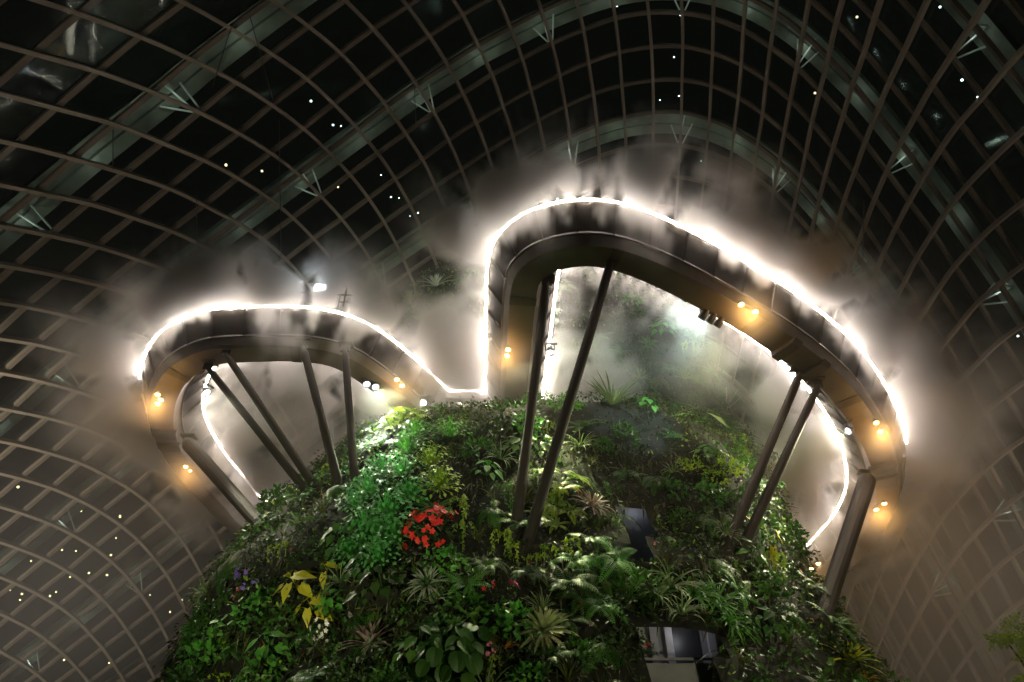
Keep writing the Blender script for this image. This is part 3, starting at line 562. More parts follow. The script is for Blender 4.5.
# ------------------------------------------------------------------ raking struts
STR = [  # top px, z of top, bottom px, radius top, bottom, label
 ((611, 262), 18.5, (526, 548), 0.165, 0.19, 'dark raking strut under the first bend of the right loop'),
 ((547, 284), 18.5, (515, 535), 0.155, 0.185, 'dark strut crossing in front of the straight leg of the right loop'),
 ((800, 374), 17.4, (725, 552), 0.16, 0.19, 'inner of the two slanting struts under the right bend'),
 ((818, 386), 17.2, (741, 552), 0.16, 0.19, 'outer of the two slanting struts under the right bend'),
 ((868, 478), 15.5, (822, 618), 0.38, 0.27, 'thick leaning strut at the far right end of the walkway'),
 ((208, 368), 18.2, (311, 497), 0.15, 0.17, 'lower of two struts slanting down right from the left bend'),
 ((226, 354), 18.3, (318, 492), 0.15, 0.17, 'upper of two struts slanting down right from the left bend'),
 ((303, 347), 18.5, (340, 490), 0.16, 0.18, 'strut slanting down under the middle of the left loop'),
 ((345, 350), 18.5, (355, 488), 0.15, 0.17, 'nearly upright strut under the left loop'),
 ((187, 442), 17.0, (262, 527), 0.33, 0.26, 'thick strut under the far left end of the left loop'),
]
STB = []
for (tp, zt, bp, r0, r1, lab) in STR:
    top = at_z(tp[0], tp[1], zt)
    bot, nor = on_mount(*bp)
    d = (bot - top).normalized()
    bot2 = bot + d * 0.5
    e = empty('support_strut', tuple(bot)); tag(e, lab, 'strut', 'raking struts under the walkways')
    q = MB(); q.tube(top + d * 0.35, bot2, r0, r1, 14); q.build('shaft', M['strut'], e, smooth=False)
    q = MB(); q.tube(top - d * 0.05, top + d * 0.5, r0 * 0.55, r0 * 1.0, 12); q.build('tapered_head', M['strut'], e)
    q = MB(); q.box(top - d * 0.02 + Vector((0, 0, 0.1)), 0.4, 0.06, 0.4); q.box(top + Vector((0, 0, 0.3)), min(0.7, r0 * 4), 0.5, 0.06); q.build('gusset_plate', M['girder_dark'], e)
    STB.append((top, bot))
# cross arms on the soffit at the strut heads of the right bend and the two ends
for side, pxs in (('right', [(783, 345), (806, 366), (884, 462), (884, 478)]), ('left', [(165, 430), (172, 442)])):
    W = WALK[side]
    for (x, y) in pxs:
        k = min(range(len(W['O'])), key=lambda k: (Vector(pxy(Vector(W['O'][k] + W['N'][k] * W['w'] / 2 - UP * 1.5))) - Vector((x, y))).length)
        q = MB(); q.sweep([sect(W, kk, [(0.75, -1.50), (W['w'] - 0.7, -1.50), (W['w'] - 0.7, -1.74), (0.95, -1.66)]) for kk in (k, k + 1)])
        q.build('cross_arm', M['girder_dark'], W['root'])

# ------------------------------------------------------------------ lamps on the walkways
def amber_lamp(label, pts, z, energy=12, dirv=(0, 0, -1)):
    ps = [at_z(x, y, z) for x, y in pts]
    c = sum(ps, Vector()) / len(ps)
    e = empty('soffit_lamp', tuple(c)); tag(e, label, 'lamp', 'amber lamps under the walkways')
    q = MB(); q.bar(ps[0] + Vector((0, 0, 0.12)), ps[-1] + Vector((0, 0, 0.121)), 0.10, 0.05); q.build('mounting_bar', M['black'], e)
    for p in ps:
        q = MB(); q.tube(p + Vector((0, 0, 0.12)), p + Vector((0, 0, -0.03)), 0.07, 0.11, 12); h = q.build('lamp_head', M['black'], e)
        q = MB(); q.sphere(p + Vector((0, 0, -0.04)), 0.10, 10, 6, 1, 1, 0.5); q.build('lens', M['amber'], h)
    ld = bpy.data.lights.new('amber_light', 'POINT'); ld.energy = energy; ld.color = (1.0, 0.5, 0.12); ld.shadow_soft_size = 0.35
    o = bpy.data.objects.new('amber_light', ld); C.objects.link(o); o.location = c + Vector((0, 0, -0.5))
AM = [
 ('twin amber lamps under the middle of the right loop, brightest pair', [(741, 304), (755, 311)], 18.05, 150),
 ('twin amber lamps under the far right bend, orange on the soffit', [(876, 422), (880, 431)], 16.4, 150),
 ('twin amber lamps on the straight leg beside the central mist', [(508, 349), (507, 355)], 18.4, 70),
 ('amber and small orange lamp near the inner end of the left loop', [(397, 379), (402, 385)], 18.4, 60),
 ('three stacked amber lamps at the left bend of the left loop', [(158, 394), (161, 399), (158, 403)], 17.8, 110),
 ('amber lamp at the outer corner where the right loop turns back', [(876, 509), (884, 503)], 15.4, 150),
 ('small amber lamp low behind the mountain edge on the right', [(811, 568), (818, 563)], 13.6, 60),
 ('small amber lamp at the outer edge of the left loop, far end', [(186, 466), (191, 470)], 17.0, 70),
]
for a in AM: amber_lamp(*a)

LAMP_AT = []
def stage_lamp(label, px, z, aim, energy, col, size, n=1, lens='white_lens', light=True, more=()):
    """black can lamp(s) in a yoke under a clamp, aimed at a point of the slope"""
    base = at_z(px[0], px[1], z)
    A, _ = on_mount(*aim) if isinstance(aim[0], (int, float)) and len(aim) == 2 else (Vector(aim), None)
    e = empty('spotlight', tuple(base)); tag(e, label, 'spotlight')
    LAMP_AT.append((base.copy(), (A - base).normalized()))
    for am, en, cl, sz in more:
        B_, _ = on_mount(*am); dd = (B_ - base).normalized()
        spot('lamp_light', tuple(base + dd * 0.4 + Vector((0, 0, -.1))), tuple(B_), en, cl, sz, 0.7, 0.12)
    d = (A - base).normalized(); side = d.cross(Vector((0, 0, 1))).normalized()
    q = MB(); q.bar(base + side * -0.32 * n + Vector((0, 0, 0.35)), base + side * 0.32 * n + Vector((0, 0, 0.35)), 0.07, 0.07); q.tube(base + Vector((0, 0, 0.35)), base + Vector((0, 0, 0.75)), 0.03, 0.03, 8)
    q.build('bracket', M['black'], e)
    for k in range(n):
        c = base + side * (k - (n - 1) / 2) * 0.42
        q = MB(); q.tube(c - d * 0.22, c + d * 0.05, 0.09, 0.16, 14); q.tube(c + d * 0.05, c + d * 0.22, 0.17, 0.17, 14, cap=False)
        q.bar(c + side * 0.19, c + side * 0.19 + Vector((0, 0, 0.33)), 0.03, 0.05); q.bar(c - side * 0.19, c - side * 0.19 + Vector((0, 0, 0.33)), 0.03, 0.05)
        h = q.build('lamp_can', M['black'], e)
        q = MB(); q.tube(c + d * 0.10, c + d * 0.13, 0.15, 0.15, 14); q.build('lens', M[lens], h)
        if light:
            spot('lamp_light', tuple(c + d * 0.26), tuple(A), energy / n, col, size, 0.7, 0.12)
WG = (0.92, 1.0, 0.80)
stage_lamp('cluster of can spotlights clamped under the left loop, white lens', (371, 384), 18.3, (390, 520), 9500, (0.85, 1.0, 0.66), 44, 2, more=[((445, 455), 3200, (0.95, 1.0, 0.6), 50)])
stage_lamp('row of black can spotlights under the middle of the right loop, bluish beam', (712, 318), 18.0, (640, 420), 1500, (0.60, 0.82, 1.0), 50, 3, more=[((610, 345), 2800, (0.75, 1.0, 0.85), 70), ((720, 430), 1900, (0.95, 1.0, 0.6), 70)])
stage_lamp('small spotlight on the inner rim of the straight leg', (550, 350), 18.6, (562, 500), 8000, (0.95, 1.0, 0.5), 36, 1, more=[((600, 330), 600, (0.95, 1.0, 0.7), 80), ((480, 440), 1000, (0.95, 1.0, 0.65), 70)])
stage_lamp('black spotlight clamped inside the bend of the left loop', (206, 391), 18.2, (310, 590), 3600, (1.0, 0.97, 0.7), 60, 1)
stage_lamp('spotlight on the inner rim of the far right bend, pale blue', (850, 430), 16.6, (745, 490), 6500, (1.0, 0.96, 0.60), 60, 1)
stage_lamp('narrow spotlight under the end of the left loop above bright leaves', (424, 402), 18.6, (405, 425), 160, (0.95, 1.0, 0.6), 80, 1)

# lighting frame standing on the left loop
def truss(label, cx, cy, z, wid, hgt, lamp):
    c = at_z(cx, cy, z)
    e = empty('lighting_frame', tuple(c)); tag(e, label, 'lighting frame')
    d = Vector((1, 0.1, 0)).normalized(); v = Vector((0, 1, 0))
    for s in (-1, 1):
        q = MB(); q.tube(c + d * s * wid / 2 + v * 0, c + d * s * wid / 2 + Vector((0, 0, hgt)), 0.035, 0.035, 6); q.build('post', M['wire'], e)
    for h in (0.55, 1.0):
        q = MB(); q.tube(c - d * wid / 2 + Vector((0, 0, hgt * h)), c + d * wid / 2 + Vector((0, 0, hgt * h)), 0.035, 0.035, 6); q.build('rail', M['wire'], e)
    if lamp:
        p = c + d * wid * lamp + Vector((0, 0, hgt * 0.75))
        q = MB(); q.box(p, 0.55, 0.25, 0.42); h = q.build('flood_housing', M['black'], e)
        q = MB(); q.box(p + Vector((0, -0.14, -0.02)), 0.46, 0.03, 0.34); q.build('flood_lens', M['flood'], h)
    return c
truss('thin lighting frame with a white flood lamp above the left loop', 303, 304, 20.2, 3.4, 1.25, 0.18)
truss('thin empty frame above the right shoulder of the left loop', 352, 312, 20.2, 1.3, 1.0, 0)

# rig of two black lamp heads on the crest of the right loop
c = at_z(546, 206, 20.1)
e = empty('moving_head_rig', tuple(c)); tag(e, 'dark double lamp rig standing on the crest of the right loop', 'stage light')
q = MB(); q.box(c + Vector((0, 0.1, 0.28)), 0.5, 0.4, 0.35); q.tube(c + Vector((0.15, 0.1, 0)), c + Vector((0.15, 0.1, 1.0)), 0.05, 0.05, 8); q.build('stand', M['black'], e)
spot('lamp_light', tuple(c + Vector((-.5, .3, .7))), tuple(on_mount(438, 295)[0]), 9000, (0.95, 1.0, 0.8), 50, 0.7, 0.12)
for dx, dz, r in ((-0.25, 0.62, 0.24), (0.12, 1.0, 0.2)):
    q = MB(); q.sphere(c + Vector((dx, 0.05, dz)), r, 12, 8, 1, 0.9, 0.95); q.tube(c + Vector((dx, 0, dz)), c + Vector((dx - 0.2, -0.2, dz + 0.05)), r * 0.8, r * 0.6, 12); q.build('lamp_head', M['black'], e)
for k, (dx, dz) in enumerate(((0.45, 0.42), (0.55, 0.30), (0.78, 0.22))):
    q = MB(); q.sphere(c + Vector((dx, 0, dz)), 0.035, 6, 4); q.build('pilot_light', M['pin'], e)
# truss bars leading from the rig
q = MB()
for dz in (0.95, 0.35):
    q.tube(c + Vector((0.3, 0, dz)), c + Vector((4.4, 0.8, dz + 0.05 - (0.5 if dz > 0.5 else 0))), 0.02, 0.02, 5)
q.build('stay_wires', M['wire'], e)

# hanging cables
def cable(label, x0, y0, x1, y1, Y0, Y1):
    a = at_y(x0, y0, Y0); b = at_y(x1, y1, Y1)
    q = MB(); q.tube(a, b, 0.028, 0.028, 5)
    o = q.build('hanging_cable', M['wire']); tag(o, label, 'cable', 'thin cables hung from the dome')
cable('thin cable dropping from the dome to the left loop crest', 279, 120, 282, 312, 26, 21.6)
cable('thin cable hanging at the upper left, beside the first outer arch', 113, 126, 113, 170, 24, 24)
cable('thin cable running down from the top edge towards the left loop', 250, 16, 273, 100, 20, 24)
cable('thin cable left of the crest of the left loop', 196, 180, 198, 310, 30, 22)
cable('thin cable slanting in the upper left, below the first outer arch', 231, 28, 212, 88, 20, 22)
cable('thin cable over the right shoulder of the right loop', 864, 200, 862, 300, 30, 22.5)
cable('pair of cable ends left of the central ribs', 414, 80, 416, 125, 30, 30)

# point lamps fixed to ribs and seen through the glass
PINS = [(940, 7), (966, 25), (978, 97), (962, 80), (1018, 336), (937, 393), (969, 411), (923, 376), (953, 421), (617, 6), (680, 15), (681, 48), (674, 57), (660, 100), (679, 96), (637, 162),
        (678, 131), (701, 161), (798, 45), (311, 101), (333, 125), (341, 126), (352, 148), (381, 175), (391, 197), (399, 198), (430, 249), (418, 213), (410, 216), (898, 290), (905, 365)]
PINW = [(18, 487), (97, 511), (102, 513), (81, 511), (120, 517), (116, 538), (111, 555), (120, 516), (89, 573), (107, 575), (62, 550), (76, 551), (18, 560), (31, 561), (10, 590), (70, 577), (22, 594), (34, 594), (50, 596), (56, 592),
        (20, 600), (226, 165), (262, 171), (338, 187), (857, 17), (815, 93), (975, 418), (981, 415), (150, 595), (170, 612), (182, 600), (113, 483), (64, 660), (109, 663)]
def pin(px, m, label, group, r, far):
    d = ray(*px).normalized()
    # just outside the shell
    best = None
    t = 25.0
    dist = np.linalg.norm(np.cross(G.reshape(-1, 3), np.array(d)), axis=1)
    kk = int(np.argmin(dist)); t = float(np.array(d) @ G.reshape(-1, 3)[kk]) + far
    p = d * t
    o = empty('outdoor_lamp', tuple(p)); tag(o, label, 'lamp', group)
    q = MB(); q.sphere(p, r, 8, 6); q.build('bulb', m, o)
    q = MB(); q.tube(p + Vector((0, 0, r * 0.8)), p + Vector((0, 0, r * 2.2)), r * 0.9, r * 0.3, 8); q.build('cap', M['black'], o)
rnd = random.Random(5)
for p in PINS: pin(p, M['pin'], 'tiny cool white lamp glinting through the glass dome', 'cool white points of light beyond the dome', 0.062 * rnd.uniform(0.8, 1.35), 3.2)
for p in PINW: pin(p, M['pin_warm'], 'tiny warm lamp showing through the glass dome', 'warm points of light beyond the dome', 0.09 * rnd.uniform(0.8, 1.3), 6.0)

# ------------------------------------------------------------------ plants
rng = np.random.default_rng(11)
PM = {
 'dark': leaf_mat('small_dark_leaves', [(0.010, 0.030, 0.004), (0.028, 0.065, 0.010), (0.055, 0.10, 0.015)], 0.35),
 'mid': leaf_mat('mid_green_leaves', [(0.025, 0.085, 0.012), (0.05, 0.15, 0.02), (0.10, 0.21, 0.03)], 0.5),
 'bright': leaf_mat('bright_green_leaves', [(0.05, 0.20, 0.02), (0.09, 0.32, 0.04), (0.16, 0.42, 0.06)], 0.8),
 'cool': leaf_mat('cool_green_leaves', [(0.04, 0.22, 0.03), (0.08, 0.36, 0.07), (0.18, 0.52, 0.15)], 0.9),
 'lime': leaf_mat('lime_leaves', [(0.13, 0.26, 0.015), (0.26, 0.42, 0.03), (0.42, 0.55, 0.05)], 0.9),
 'yellow': leaf_mat('yellow_leaves', [(0.42, 0.42, 0.02), (0.60, 0.58, 0.03), (0.70, 0.62, 0.05)], 0.9),
 'olive': leaf_mat('olive_blades', [(0.035, 0.045, 0.010), (0.075, 0.09, 0.018), (0.13, 0.14, 0.03)], 0.4),
 'brown': leaf_mat('brown_leaves', [(0.04, 0.022, 0.012), (0.09, 0.05, 0.022), (0.12, 0.09, 0.03)], 0.5),
 'silver': leaf_mat('silver_straps', [(0.20, 0.26, 0.19), (0.33, 0.38, 0.29), (0.45, 0.48, 0.36)], 1.5),
 'purple': leaf_mat('purple_brown_straps', [(0.12, 0.07, 0.06), (0.24, 0.17, 0.14), (0.42, 0.36, 0.32)], 2.0),
 'cream': leaf_mat('cream_green_straps', [(0.16, 0.24, 0.08), (0.34, 0.40, 0.16), (0.60, 0.58, 0.30)], 2.5),
 'orange_straps': leaf_mat('withered_orange_straps', [(0.45, 0.25, 0.04), (0.60, 0.38, 0.08), (0.62, 0.50, 0.20)], 2.5),
 'pale': leaf_mat('pale_green_fans', [(0.12, 0.20, 0.07), (0.20, 0.30, 0.11), (0.30, 0.38, 0.15)], 1.2),
}
FMAT = {k: mat(k + '_petals', c, 0.5) for k, c in {
 'red': (0.75, 0.03, 0.02), 'white': (0.85, 0.83, 0.80), 'pink': (0.85, 0.25, 0.38), 'magenta': (0.65, 0.03, 0.15), 'orange': (0.85, 0.22, 0.03), 'violet': (0.20, 0.12, 0.50), 'rose': (0.65, 0.12, 0.18), 'yellowf': (0.80, 0.62, 0.04)}.items()}

class NB:
    """numpy leaf collector: arrays of verts and tri/quad faces"""
    def __init__(s): s.V = []; s.F = []; s.n = 0
    def add(s, V, F):
        V = np.asarray(V, float).reshape(-1, 3); s.V.append(V); s.F += [tuple(int(i) + s.n for i in f) for f in F]; s.n += len(V)
    def mesh(s, name, m):
        me = bpy.data.meshes.new(name)
        me.from_pydata(np.vstack(s.V).tolist(), [], s.F)
        me.materials.append(m); me.update()
        return me
def unit(v):
    v = np.asarray(v, float); return v / (np.linalg.norm(v, axis=-1, keepdims=True) + 1e-9)
def leaves(nb, P, D, Nn, Ls, Ws, fold=0.18, curl=0.15, heart=False):
    """many simple leaves at once: base P, direction D, face normal Nn"""
    P, D, Nn = np.asarray(P), unit(D), np.asarray(Nn)
    S = unit(np.cross(D, Nn)); U = unit(np.cross(S, D)); Ls = Ls[:, None]; Ws = Ws[:, None]
    base = P; tip = P + D * Ls - U * Ls * curl
    m1 = P + D * Ls * 0.45 - U * Ws * fold
    l = P + D * Ls * (0.33 if heart else 0.42) + S * Ws * 0.5; r = P + D * Ls * (0.33 if heart else 0.42) - S * Ws * 0.5
    if heart:
        bl = P - D * Ls * 0.10 + S * Ws * 0.28; br = P - D * Ls * 0.10 - S * Ws * 0.28
        V = np.stack([base, m1, tip, l, r, bl, br], 1); k = 7
        F0 = [(0, 1, 3, 5), (1, 2, 3), (0, 6, 4, 1), (1, 4, 2)]
    else:
        V = np.stack([base, m1, tip, l, r], 1); k = 5
        F0 = [(0, 1, 3), (1, 2, 3), (0, 4, 1), (1, 4, 2)]
    n = len(P); off = nb.n
    nb.V.append(V.reshape(-1, 3)); nb.n += n * k
    nb.F += [tuple(i + off + q * k for i in f) for q in range(n) for f in F0]
def strap(nb, az, el, L, w, droop, r0=0.03, n=7, tw=0.0):
    """one arching strap leaf from the rosette centre"""
    d = np.array([math.cos(az), math.sin(az), 0.0]); up = np.array([0, 0, 1.0]); s = np.array([-math.sin(az), math.cos(az), 0.0])
    p = d * r0; a = el; V = []; F = []
    for i in range(n + 1):
        t = i / n
        ww = w * (0.55 + 1.3 * t) * (1 - t ** 2.2) if t < 1 else 0.004
        ww = max(ww, 0.004)
        dirv = d * math.cos(a) + up * math.sin(a); nn = -d * math.sin(a) + up * math.cos(a)
        V += [p + s * ww / 2 + nn * ww * 0.18, p, p - s * ww / 2 + nn * ww * 0.18]
        p = p + dirv * L / n; a -= droop / n * (0.4 + 1.2 * t)
    for i in range(n):
        b = i * 3
        F += [(b, b + 1, b + 4, b + 3), (b + 1, b + 2, b + 5, b + 4)]
    nb.add(V, F)
def rosette(n, L, w, droop=1.6, el0=1.25, el1=0.1, rnd=random.Random(1)):
    nb = NB()
    for i in range(n):
        t = i / (n - 1)
        strap(nb, i * 2.39996 + rnd.uniform(-.15, .15), el0 + (el1 - el0) * t + rnd.uniform(-.1, .1), L * (0.55 + 0.45 * t) * rnd.uniform(.88, 1.1), w * rnd.uniform(.85, 1.1), droop * rnd.uniform(.7, 1.3) * (0.4 + 0.6 * t))
    return nb
def frond(nb, az, el, L, droop, pin=13, pw=0.16, r0=0.02):
    d = np.array([math.cos(az), math.sin(az), 0.0]); up = np.array([0, 0, 1.0]); s = np.array([-math.sin(az), math.cos(az), 0.0])
    p = d * r0; a = el; ps = []; ds = []; ns = []
    m = pin + 3
    for i in range(m + 1):
        dirv = d * math.cos(a) + up * math.sin(a); nn = -d * math.sin(a) + up * math.cos(a)
        ps.append(p); ds.append(dirv); ns.append(nn)
        p = p + dirv * L / m; a -= droop / m
    V = []; F = []
    for i in range(m + 1):
        wv = 0.012 * (1 - i / (m + 1)) * L
        V += [ps[i] + s * wv, ps[i] - s * wv]
    F = [(2 * i, 2 * i + 1, 2 * i + 3, 2 * i + 2) for i in range(m)]
    nb.add(V, F)
    P = []; D = []; Nn = []; Ls = []
    for i in range(2, m):
        t = i / m; l = pw * L * 1.3 * math.sin(PI * min(1, (t * 0.9 + 0.12))) ** 0.8 * (1.15 - 0.5 * t)
        for sg in (1, -1):
            P.append(ps[i]); D.append(s * sg + ds[i] * 0.45 - up * 0.12); Nn.append(ns[i]); Ls.append(l)
    leaves(nb, P, D, Nn, np.array(Ls), np.full(len(Ls), L / m * 0.85), 0.05, 0.1)
def fern(n, L, rnd, el=0.9, droop=1.5):
    nb = NB()
    for i in range(n):
        frond(nb, i * 2.39996 + rnd.uniform(-.3, .3), el + rnd.uniform(-.35, .3), L * rnd.uniform(.7, 1.15), droop * rnd.uniform(.7, 1.3))
    return nb
def round_leaves(n, R, L, rnd):
    """saucer leaves with a soft fold along the vein"""
    nb = NB()
    for i in range(n):
        az = i * 2.39996; t = (i + .5) / n; r = R * math.sqrt(t); c = np.array([math.cos(az) * r, math.sin(az) * r, R * (1 - .7 * t)])
        z = unit(np.array([math.cos(az) * .7, math.sin(az) * .7, .7]) + np.array([rnd.uniform(-.2, .2), rnd.uniform(-.2, .2), 0])); x = unit(np.cross([0.1, 0, 1.], z)); y = np.cross(z, x)
        l = L * rnd.uniform(.75, 1.1) / 2; V = [c]; m = 14
        for ring, q in ((1, .5), (2, 1.0)):
            for k in range(m):
                a = 2 * PI * k / m; rr = l * q * (1 - .22 * max(0, math.cos(a)) ** 8) * (1 + .12 * max(0, -math.cos(a)) ** 6)
                V.append(c + y * math.cos(a) * rr + x * math.sin(a) * rr * .9 + z * (abs(math.sin(a)) * rr * .22 - q * q * l * .12))
        F = [(0, 1 + k, 1 + (k + 1) % m) for k in range(m)] + [(1 + k, 1 + m + k, 1 + m + (k + 1) % m, 1 + (k + 1) % m) for k in range(m)]
        nb.add(V, F); s_ = x * .012; nb.add([s_, -s_, c - s_, c + s_], [(0, 1, 2, 3)])
    return nb
def broad(n, R, L, rnd, heart=True, W=0.85):
    """clump of large blades on stalks"""
    nb = NB(); P = []; D = []; Nn = []; Ls = []
    for i in range(n):
        az = i * 2.39996; t = (i + 0.5) / n; r = R * math.sqrt(t) * rnd.uniform(.85, 1.15); h = R * (1.0 - 0.75 * t) * rnd.uniform(.8, 1.2)
        e = np.array([math.cos(az) * r, math.sin(az) * r, h])
        out = np.array([math.cos(az), math.sin(az), -0.35 + rnd.uniform(-.3, .3)])
        b = np.array([0.02 * math.cos(az), .02 * math.sin(az), 0]); s = np.array([-math.sin(az), math.cos(az), 0]) * 0.012
        nb.add([b + s, b - s, e - s * .6, e + s * .6], [(0, 1, 2, 3)])
        P.append(e); D.append(out); Nn.append(np.array([math.cos(az) * .5, math.sin(az) * .5, 0.9])); Ls.append(L * rnd.uniform(.75, 1.2))
    Ls = np.array(Ls); leaves(nb, P, D, Nn, Ls, Ls * W, 0.12, 0.18, heart)
    return nb
def shrub(n, R, L, rs, W=0.5, flat=0.75):
    nb = NB()
    v = rs.normal(size=(n, 3)); v[:, 2] = np.abs(v[:, 2]) * flat; v = unit(v); r = R * rs.uniform(0.55, 1.05, (n, 1)) * (1 + 0.25 * np.sin(v[:, :1] * 5) * np.cos(v[:, 1:2] * 4))
    D = unit(v + rs.normal(size=(n, 3)) * 0.7 + [0, 0, -0.3]); Nn = unit(v + rs.normal(size=(n, 3)) * 0.4)
    Ls = L * rs.uniform(.7, 1.3, n); leaves(nb, v * r * [1, 1, flat], D, Nn, Ls, Ls * W)
    return nb
def vine(n, L, lf, rnd, rs):
    """strands that spill over and hang down (-z), leaves along them"""
    nb = NB(); P = []; D = []; Nn = []
    for i in range(n):
        az = rnd.uniform(0, 2 * PI); r = rnd.uniform(.05, .35); x, y = r * math.cos(az), r * math.sin(az); l = L * rnd.uniform(.6, 1.1); m = int(l / (lf * 0.45))
        pts = []
        for k in range(m):
            t = k / m
            pts.append(np.array([x * (1 + 1.2 * min(1, t * 3)), y * (1 + 1.2 * min(1, t * 3)), 0.12 * math.sin(min(1, t * 4) * PI / 2) - l * max(0, t - 0.15)]))
        V = []
        for p in pts: V += [p + [0.006, 0, 0], p - [0.006, 0, 0]]
        nb.add(V, [(2 * k, 2 * k + 1, 2 * k + 3, 2 * k + 2) for k in range(m - 1)])
        for p in pts:
            q = rs.normal(size=3); q[2] = -0.9
            P.append(p); D.append(q); Nn.append(np.array([math.cos(az), math.sin(az), .6]) + rs.normal(size=3) * .3)
    n_ = len(P); Ls = lf * rs.uniform(.7, 1.3, n_); leaves(nb, P, D, Nn, Ls, Ls * 0.6)
    return nb
def grass(n, L, w, rnd, el=1.2, droop=1.2):
    nb = NB()
    for i in range(n):
        strap(nb, rnd.uniform(0, 2 * PI), rnd.uniform(el - .5, el + .25), L * rnd.uniform(.6, 1.1), w, droop * rnd.uniform(.5, 1.5), n=5)
    return nb
def flowers(n, R, r, rs, m, petals=5):
    """[bloom mesh, placements...] on a dome of radius R"""
    nb = NB(); V = [(0, 0, 0)]; F = []
    for k in range(petals):
        t = 2 * PI * k / petals; w = PI / petals * 0.95
        for a_, q, h in ((t - w, .62, .18), (t - w * .4, 1.0, .30), (t + w * .4, 1.0, .30), (t + w, .62, .18)):
            V.append((math.cos(a_) * q, math.sin(a_) * q, h))
        b = 1 + 4 * k; F.append((0, b, b + 1, b + 2, b + 3))
    nb.add(V, F)
    out = [nb.mesh('bloom', m)]
    cl = rs.normal(size=(max(1, n // 5), 3)); cl[:, 2] = np.abs(cl[:, 2]); cl = unit(cl)
    for i in range(n):
        v = cl[i % len(cl)] + rs.normal(size=3) * 0.28; v[2] = abs(v[2]); v = v / np.linalg.norm(v)
        c = v * R * rs.uniform(.9, 1.15) * [1, 1, .85]
        out.append((tuple(c), Vector(v).to_track_quat('Z', 'Y'), r * rs.uniform(.6, 1.2)))
    return out

# ---- surface sampling
MG = np.array([[tuple(p) for p in row] for row in MTG])        # NZ+1, NTH, 3
MGz = np.gradient(MG, axis=0); MGt = (np.roll(MG, -1, 1) - np.roll(MG, 1, 1)) / 2
MN = unit(np.cross(MGt, MGz)); MN *= np.sign((MN[..., :2] * (MG[..., :2] - np.array([1.5, YC]))).sum(-1) + 1e-9)[..., None]
def sample(n, zlo=1.5, zhi=34.0):
    th = rng.uniform(-1.12 * PI, 0.12 * PI, n * 2); z = rng.uniform(zlo, zhi, n * 2)
    fi = (z + 1.7) / 35.9 * NZ; fk = ((th + PI) / (2 * PI) * NTH) % NTH
    i = np.clip(fi.astype(int), 0, NZ - 1); k = fk.astype(int) % NTH; a = (fi - i)[:, None]; b = (fk - fk.astype(int))[:, None]
    k1 = (k + 1) % NTH
    P = (MG[i, k] * (1 - b) + MG[i, k1] * b) * (1 - a) + (MG[i + 1, k] * (1 - b) + MG[i + 1, k1] * b) * a
    Nn = MN[i, k]
    # keep with probability ~ area
    area = np.linalg.norm(np.cross(MGt[i, k], MGz[i, k]), axis=1)
    w = rng.uniform(0, 1, n * 2) < area / np.quantile(area, .9)
    zc = P[:, 1] * math.cos(PITCH) + P[:, 2] * math.sin(PITCH); yc = -P[:, 1] * math.sin(PITCH) + P[:, 2] * math.cos(PITCH)
    X = 512 + FPX * P[:, 0] / zc; Y = 341 - FPX * yc / zc
    ok = w & (Y < 760)
    for a_, b_, c_, d_ in OPEN: ok &= ~((X > a_) & (X < b_) & (Y > c_) & (Y < d_) & (P[:, 1] < YC))
    idx = np.nonzero(ok)[0][:n]
    return P[idx], Nn[idx], X[idx], Y[idx]
def nfield(P, s, seed):
    """cheap smooth noise: sum of random sines"""
    r = np.random.default_rng(seed); o = 0
    for _ in range(7):
        k = r.normal(size=3) * s; o = o + np.sin(P @ k + r.uniform(0, 6.28))
    return o / 2.6
COVER = [  # name, mat, count, length range, width ratio, outwards tilt, thickness of the layer, patch seed, threshold, label
 ('small_leaf_cover', 'dark', 30000, (.10, .20), .55, .9, .45, 1, -9, 'dense mat of small dark leaves covering the whole mountain'),
 ('mid_leaf_cover', 'mid', 11000, (.16, .30), .55, .8, .55, 2, 0.0, 'patches of mid green ovate leaves between the dark mat'),
 ('hanging_blade_cover', 'olive', 11000, (.35, .75), .07, .5, .5, 3, -0.1, 'thin olive blades hanging in patches down the slope'),
 ('lime_leaf_cover', 'lime', 2600, (.12, .24), .55, .8, .6, 4, 0.65, 'scattered patches of yellow-green leaves on the mountain'),
 ('brown_leaf_cover', 'brown', 3000, (.12, .26), .5, .8, .5, 5, 0.45, 'brownish dry leaves in patches on the mountain'),
]
for nm, mk, cnt, (l0, l1), wr, tilt, thick, seed, thr, lab in COVER:
    P, Nn, X, Y = sample(int(cnt * (1 if thr < -1 else 2.6)))
    f = nfield(P, 0.9, seed); k = f > thr; P, Nn = P[k][:cnt], Nn[k][:cnt]; n = len(P)
    bump = 0.5 + 0.5 * nfield(P, 2.6, seed + 20)
    P = P + Nn * (rng.uniform(-.05, 1, (n, 1)) * thick * (0.35 + 0.65 * np.clip(bump, 0, 1))[:, None])
    D = unit(Nn * tilt + rng.normal(size=(n, 3)) * 0.55 + [0, 0, -0.55 if 'hanging' not in nm else -1.3])
    F_ = unit(Nn + [0, 0, 0.8] + rng.normal(size=(n, 3)) * 0.45)
    Ls = rng.uniform(l0, l1, n); nb = NB(); leaves(nb, P, D, F_, Ls, Ls * wr, 0.15, 0.25 if 'hanging' in nm else .12)
    o = bpy.data.objects.new(nm, nb.mesh(nm, PM[mk])); C.objects.link(o); tag(o, lab, 'foliage', kind='stuff')

